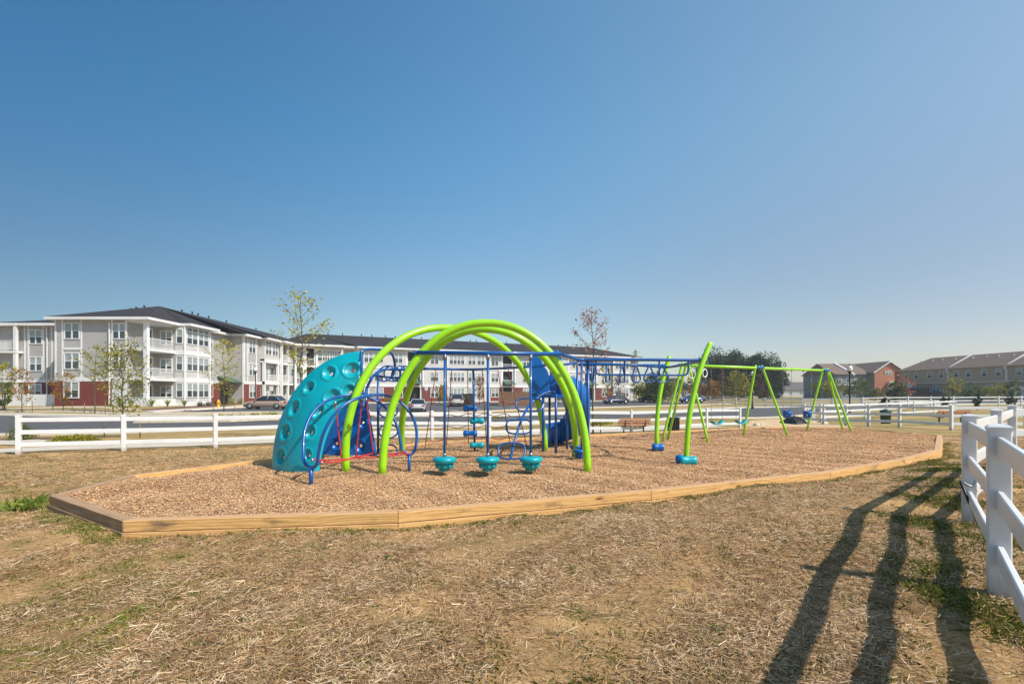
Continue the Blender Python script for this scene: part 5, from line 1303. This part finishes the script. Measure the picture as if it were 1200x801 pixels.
def strap_plant(label, x, y, h, seed):
    r = random.Random(seed); zb = z1(x, y); t = thing('strap_leaf_plant', label, 'plant', (x, y, zb), 'strap leaved plants below the balconies')
    mb = MB()
    for i in range(22):
        a = i*2.4; L = h*r.uniform(.7, 1.1); s = Vector((-math.sin(a), math.cos(a), 0))*.035
        p = [Vector((x, y, zb)), Vector((x+math.cos(a)*L*.3, y+math.sin(a)*L*.3, zb+L*.7)), Vector((x+math.cos(a)*L*.75, y+math.sin(a)*L*.75, zb+L*.8))]
        mb.add([p[0]-s, p[0]+s, p[1]+s, p[1]-s, p[2]], [(0, 1, 2, 3), (3, 2, 4)])
    mb.obj('leaf_blades', M['leaf_strap'], t)
for i, (x, y) in enumerate([(-39.9, 47.7), (-38.9, 47.9), (-37.6, 49), (-37.0, 50.4), (-36.3, 52.0)]): strap_plant(f'tall strap leaved plant below the corner balcony, {labs[i]} from the left', x, y, 1.0, i)
for i, px in enumerate((516, 524, 531)): shrub(f'green shrub by the long wing wall, {labs[i]} from the left', (px-600)/550*78, 78, 1.6, 1.0, 'leaf_mid', 300, .1, 70+i, group='shrubs along the long wing')
for i, px in enumerate((455, 463, 600, 603, 606, 611, 617, 624, 655, 662)): shrub(['olive shrub below the brick bay left of the awning entry', 'green shrub just right of the first brick bay shrub', 'orange tinged shrub left of the board enclosure', 'olive shrub tucked against the board enclosure', 'green shrub standing before the board enclosure', 'orange tinged shrub behind the loop ladder', 'olive shrub behind the loop ladder pole', 'green shrub behind the slide side panel', 'orange tinged shrub seen right of the slide', 'olive shrub furthest right beside the slide'][i], (px-600)/550*(76+.08*(px-450)), 76+.08*(px-450), 1.5, .9, ('leaf_olive', 'leaf_mid', 'leaf_orange')[i % 3], 240, .11, 90+i, group='foundation shrubs along the long wing')
for i, (px, y) in enumerate([(425, 40), (432, 41), (700, 31), (708, 31.5), (735, 32), (745, 33), (575, 40), (583, 40.5), (770, 36), (830, 37)]): shrub(['low olive verge shrub behind the hoops, left one', 'low olive verge shrub behind the hoops, right one', 'low olive verge shrub left of the red leaved tree', 'low olive verge shrub right of the red leaved tree', 'low olive verge shrub behind the left half of the bench', 'low olive verge shrub behind the right half of the bench', 'low olive verge shrub behind the middle hanging pod, left one', 'low olive verge shrub behind the middle hanging pod, right one', 'low olive verge shrub left of the far curved green post', 'low olive verge shrub right of the near curved green post'][i], (px-600)/550*y, y, 1.2, .4, 'leaf_olive', 350, .06, 110+i, group='verge shrubs between fence and road')

# ------------------------------------------------------------------ street furniture
def lamp_post(label, x, y, h, sc=1):
    zb = z1(x, y); t = thing('street_lamp', label, 'street lamp', (x, y, zb), 'black street lamps')
    MB().lathe((x, y, zb), [(.17*sc, 0), (.17*sc, .15), (.11*sc, .3), (.09*sc, .7), (.055*sc, .8), (.05*sc, h-.6), (.08*sc, h-.55), (.13*sc, h-.45), (.16*sc, h-.38)], 14).obj('post', M['black'], t)
    MB().lathe((x, y, zb+h-.38), [(.13*sc, 0), (.19*sc, .14), (.20*sc, .30), (.14*sc, .45), (.06*sc, .52)], 14).obj('globe', M['white_globe'], t)
    MB().lathe((x, y, zb+h+.13), [(.07*sc, 0), (.07*sc, .03), (.02*sc, .16)], 10).obj('finial', M['black'], t)
lamp_post('black street lamp with white globe at the entry of the left block', -29.5, 54, 4.6)
lamp_post('black street lamp with white globe left of the town houses, right of the swings', 29.5, 41, 4.3, 1.1)
lamp_post('black street lamp behind the middle of the swing frame', 29.2, 57, 4.4)
def sign(label, x, y, h, w, hh):
    zb = z1(x, y); t = thing('sign_post', label, 'sign', (x, y, zb), 'small parking signs')
    MB().tube([(x, y, zb), (x, y, zb+h)], .03, 6).obj('pole', M['steel'], t); MB().box((x, y-.04, zb+h-hh/2), (w, .02, hh)).obj('sign_plate', M['trim'], t)
sign('small white parking sign on a thin pole by the left block', -31.0, 60.5, 2.4, .5, .6)
sign('small white parking sign before the brick bay of the long wing', -13.5, 74, 2.6, .5, .6)
# hydrant
x, y = -32.9, 52.6; zb = z1(x, y); hyd = thing('fire_hydrant', 'yellow fire hydrant on the kerb before the left block', 'hydrant', (x, y, zb))
MB().lathe((x, y, zb), [(.2, 0), (.2, .08), (.13, .1), (.13, .62), (.18, .64), (.18, .70), (.14, .84), (.06, .92), (.05, 1.0)], 14).obj('barrel', M['yellow'], hyd)
for a in (0, math.pi/2, math.pi): MB().lathe((x, y, zb+.52), [(.07, 0), (.07, .18), (.085, .18), (.085, .23), (.03, .25)], 10, True, Matrix.Rotation(a, 4, 'Z') @ Matrix.Rotation(R(90), 4, 'Y')).obj('outlet', M['yellow'], hyd)
# benches
def bench(label, x, y, ang, L=1.6, legs=True):
    zb = z1(x, y); t = thing('park_bench', label, 'bench', (x, y, zb), 'slatted park benches')
    m4 = Matrix.Translation((x, y, zb)) @ Matrix.Rotation(ang, 4, 'Z')
    for k in range(3): MB().box((0, -.18+.16*k, .45), (L, .13, .035), 0, m4).obj('seat_slat', M['bench_wood'], t)
    for k in range(3): MB().box((0, .30+.03*k, .56+.125*k), (L, .03, .11), 0, m4).obj('back_slat', M['bench_wood'], t)
    for s in (-1, 1):
        MB().add([], []).box((s*L*.33, 0, .41), (.05, .44, .04), 0, m4).box((s*L*.33, 0, .2), (.05, .08, .42), 0, m4).box((s*L*.33, 0, .02), (.05, .4, .04), 0, m4).box((s*L*.33, .33, .62), (.05, .03, .44), 0, m4).obj('leg', M['black'], t)
bench('tan slatted bench with black legs in front of the fence behind the overhead ladder', 6.45, 24.9, R(180+2))
bench('tan slatted bench beyond the right hand fences', 26.6, 28.5, R(180-8), 1.8)
x, y = 8.6, 25.0; zb = z1(x, y); t = thing('litter_bin', 'dark brown square litter bin beside the bench', 'bin', (x, y, zb))
MB().box((x, y, zb+.4), (.5, .5, .76)).obj('body', M['bin'], t, .03); MB().box((x, y, zb+.82), (.56, .56, .07)).obj('lid', M['black'], t, .02)
for i in range(5): MB().box((x-.2+.1*i, y-.265, zb+.4), (.05, .03, .66)).obj('slat', M['bin'], t)
x, y = 24.2, 30.4; zb = z1(x, y); t = thing('waste_bin', 'small green bin between the two right hand fences', 'bin', (x, y, zb))
MB().lathe((x, y, zb), [(.26, 0), (.3, .75), (.33, .76), (.33, .82), (.2, .9)], 14).obj('body', M['green_bin'], t)
MB().lathe((x, y, zb+.89), [(.2, 0), (.05, .06)], 14).obj('lid', M['black'], t)
# silt fabric heap in the fence gap
def heap():
    x0, y0 = 18.75, 31; zb = z1(x0, y0); r = np.random.default_rng(5); n, m_ = 26, 14; V = []
    for i in range(n):
        for j in range(m_):
            u, v = i/(n-1), j/(m_-1); hx = (u-.5)*1.7; hz = .58*math.sin(math.pi*min(1, u*1.15))**.8*math.sin(math.pi*v)**.6*(1-.35*u)+r.normal(0, .035)*(0 < j < m_-1)
            V.append((x0+hx*.9, y0+(v-.5)*2+hx*.25, zb-.02+max(0, hz)))
    F = [(i*m_+j, (i+1)*m_+j, (i+1)*m_+j+1, i*m_+j+1) for i in range(n-1) for j in range(m_-1)]
    o = MB().add(V, F).obj('fabric_heap', M['tarp']); tag(o, 'heap of black silt fabric lying in the gap between the fences', 'tarpaulin')
heap()
for i, (x, y, s) in enumerate([(15.6, 29.9, .22), (16.1, 30.3, .16), (20.0, 30.0, .2)]):
    o = MB().lathe((x, y, z1(x, y)-.03), [(s*.7, 0), (s, s*.4), (s*.75, s*.9), (s*.2, s*1.1)], 9, False).obj('rock', M['stone'])
    tag(o, ['pale rock in the fence gap, larger of the left pair', 'pale rock in the fence gap, smaller of the left pair', 'pale rock right of the black fabric heap'][i], 'rock')
# sandy patch rim near the gap and thin white kerb right of the border
strip('kerb_strip', [(16.8, 18.3), (22, 15.2)], [(17.0, 18.7), (22.2, 15.6)], M['timber'], .03, thick=.1)
# wooden enclosure and dumpster before the long wing
x0, y0 = at(585, 470, 69).x, 69.0; zb = z1(0, 70); t = thing('bin_enclosure', 'brown board enclosure before the long wing, behind the loop ladder', 'enclosure', (x0, y0, zb))
nB = 40
for i in range(nB):
    xx_ = x0+i*.152; MB().box((xx_, y0+.02*(i % 2), zb+1.05+random.uniform(-.02, .02)), (.14, .03, 2.1)).obj('board', M['fence_wood'], t)
MB().bbox((x0, y0+.06, zb+.3), (x0+nB*.15, y0+.1, zb+.42)).obj('rail', M['fence_wood'], t); MB().bbox((x0, y0+.06, zb+1.7), (x0+nB*.15, y0+.1, zb+1.82)).obj('rail', M['fence_wood'], t)
for s in (0, nB*.152): MB().bbox((x0+s-.03, y0+.1, zb), (x0+s+.0, y0+3.2, zb+2.0)).obj('side_panel', M['fence_wood'], t)
x0 = at(548.5, 470, 70).x; t = thing('utility_box', 'dark green utility cabinet right of the pale parked van', 'cabinet', (x0, 70, zb))
MB().box((x0, 70.5, zb+.85), (1.75, 1.2, 1.7)).obj('body', plain('green_cabinet', srgb(62, 74, 52), .6), t, .04)
MB().box((x0, 69.89, zb+.9), (.04, .02, 1.4)).obj('door_seam', M['black'], t); MB().box((x0, 70.5, zb+1.74), (1.85, 1.3, .07)).obj('lid', M['green_bin'], t)
# low brown retaining strip
# ------------------------------------------------------------------ cars
CG = plain('car_glass', (.02, .025, .03), .06, .2, spec=.9)
TAIL = plain('tail_lamp', srgb(190, 25, 20), .2); HEAD = plain('head_lamp', (.7, .72, .75), .15)
HUB = plain('alloy_rim', (.5, .5, .52), .35, .1, metal=.7)
def make_car(name, label, cat, x, y, ang, rgb, L=4.6, Wd=1.8, H=1.43, kind='sedan', group='parked cars'):
    zb = z1(x, y)+.04; t = thing(name, label, cat, (0, 0, 0), group); t.location = (0, 0, 0)
    paint = plain(name+'_paint', rgb, .25, .04, coat=.8)
    if kind == 'sedan':
        st_ = [(-.5, .42, .62, .62), (-.485, .25, .80, .78), (-.42, .2, .90, .88), (-.28, .2, .93, .96), (-.1, .2, .92, 1), (.1, .2, .91, 1), (.24, .2, .90, .97), (.36, .2, .82, .93), (.46, .22, .72, .84), (.495, .3, .60, .72), (.5, .4, .52, .6)]
        cab = [(-.38, .92), (-.26, H), (.05, H), (.23, .9)]
    else:
        st_ = [(-.5, .45, .85, .8), (-.49, .3, 1.0, .92), (-.4, .28, 1.03, .97), (-.1, .28, 1.03, 1), (.2, .28, 1.03, 1), (.34, .28, 1.0, .95), (.45, .3, .92, .86), (.495, .4, .8, .76), (.5, .5, .7, .7)]
        cab = [(-.485, 1.0), (-.44, H), (.1, H), (.25, 1.0)]
    V, F = [], []; n = 10
    for (u, zb_, zt, w) in st_:
        hw = Wd/2*w
        for (a, b) in ((-.86, 0), (-1, .18), (-1.0, .62), (-.93, .88), (-.7, 1), (.7, 1), (.93, .88), (1.0, .62), (1, .18), (.86, 0)):
            V.append((u*L, a*hw, zb_+(zt-zb_)*b))
    for i in range(len(st_)-1):
        for k in range(n): l = (k+1) % n; F.append((i*n+k, (i+1)*n+k, (i+1)*n+l, i*n+l))
    F += [tuple(range(n)), tuple((len(st_)-1)*n+k for k in range(n))[::-1]]
    m_ = Matrix.Translation((x, y, zb)) @ Matrix.Rotation(ang, 4, 'Z')
    t.location = (x, y, zb)
    b_ = MB(); b_.add(V, F, True, m_); b_.obj('body', paint, t)
    # glasshouse and roof
    (u0, h0), (u1, h1), (u2, h2), (u3, h3) = cab; w0, w1 = Wd/2*.9, Wd/2*.70
    g_ = MB(); P = [(u0*L, -w0, h0), (u3*L, -w0, h3), (u3*L, w0, h3), (u0*L, w0, h0), (u1*L, -w1, h1-.03), (u2*L, -w1, h2-.03), (u2*L, w1, h2-.03), (u1*L, w1, h1-.03)]
    g_.add(P, [(0, 1, 5, 4), (1, 2, 6, 5), (2, 3, 7, 6), (3, 0, 4, 7)], False, m_); g_.obj('windows', CG, t)
    r_ = MB(); r_.add([(u1*L-.06, -w1-.02, h1-.05), (u2*L+.06, -w1-.02, h2-.05), (u2*L+.06, w1+.02, h2-.05), (u1*L-.06, w1+.02, h1-.05), (u1*L+.12, -w1*.85, h1+.02), (u2*L-.12, -w1*.85, h2+.02), (u2*L-.12, w1*.85, h2+.02), (u1*L+.12, w1*.85, h1+.02)],
                     [(0, 1, 5, 4), (1, 2, 6, 5), (2, 3, 7, 6), (3, 0, 4, 7), (4, 5, 6, 7)], True, m_)
    for s in (-1, 1):     # pillars
        for (ua, ub2) in ((u0, u1), (u3, u2), ((u0+u3)/2, (u1+u2)/2)):
            r_.tube([m_ @ Vector((ua*L, s*(w0+.005), h0)), m_ @ Vector((ub2*L, s*(w1+.01), H-.03))], .035, 5)
    r_.obj('roof', paint, t)
    for ux in (-.305, .315):
        for s in (-1, 1):
            c0 = m_ @ Vector((ux*L, s*(Wd/2-.10), .32)); rot = (Matrix.Rotation(ang, 4, 'Z') @ Matrix.Rotation(R(90), 4, 'X'))
            w_ = MB(); w_.lathe(c0-rot @ Vector((0, 0, .11)), [(.2, 0), (.31, .0), (.325, .03), (.325, .19), (.31, .22), (.2, .22)], 20, True, rot); o = w_.obj('wheel', M['rubber'], t)
            h_ = MB(); h_.lathe(c0-rot @ Vector((0, 0, .118)), [(.05, 0), (.19, .0), (.2, .02), (.2, .216), (.19, .236), (.05, .236)], 12, True, rot); h_.obj('rim', HUB, o)
    for s in (-1, 1):
        MB().box((-L/2*.975, s*Wd*.33, .74 if kind == 'sedan' else .9), (.12, .34, .14), 0, m_).obj('tail_light', TAIL, t)
        MB().box((L/2*.955, s*Wd*.30, .60 if kind == 'sedan' else .78), (.16, .36, .13), 0, m_).obj('headlight', HEAD, t)
        MB().box((.17*L, s*(Wd/2+.06), .95 if kind == 'sedan' else 1.08), (.1, .14, .1), 0, m_).obj('mirror', paint, t)
    MB().box((-L/2*.99, 0, .4), (.1, Wd*.7, .14), 0, m_).obj('bumper', M['black'], t)
    MB().box((-L/2*.99, 0, .66), (.06, .34, .13), 0, m_).obj('number_plate', M['trim'], t)
    return t
make_car('parked_car', 'beige sedan parked side on before the left apartment block', 'car', -26.6, 51, R(180), srgb(165, 140, 122))
make_car('parked_car', 'silver sedan seen from behind between the green arches', 'car', -10.6, 53.0, R(100), srgb(186, 188, 192), 4.5, 1.78)
make_car('parked_van', 'pale grey sport utility car seen from behind near the green cabinet', 'car', -7.7, 66, R(96), srgb(190, 188, 180), 4.6, 1.85, 1.72, 'suv')
make_car('parked_car', 'dark blue car parked before the right end of the long wing', 'car', 17.5, 79, R(200), srgb(40, 38, 62), 4.5, 1.8)
make_car('parked_car', 'bright blue car behind the curved green post', 'car', 32.2, 84, R(186), srgb(24, 52, 120), 4.5, 1.8)
make_car('parked_car', 'small dark car at the left end of the far paddock fence', 'car', 25.8, 88, R(150), srgb(26, 40, 44), 4.3, 1.75)

# ------------------------------------------------------------------ summer haze
hz = MB().bbox((-960, -80, -3), (960, 1720, 16)).obj('haze', M['black']); hz.data.materials.clear(); hz['kind'] = 'stuff'
hm = bpy.data.materials.new('haze'); hm.use_nodes = True; ht = hm.node_tree; ht.nodes.clear()
hv = ht.nodes.new("ShaderNodeVolumePrincipled"); hv.inputs["Color"].default_value = (.86, .92, 1, 1); hv.inputs["Density"].default_value = .0006; hv.inputs["Anisotropy"].default_value = .2
ho = ht.nodes.new("ShaderNodeOutputMaterial"); ht.links.new(hv.outputs[0], ho.inputs["Volume"]); hz.data.materials.append(hm)
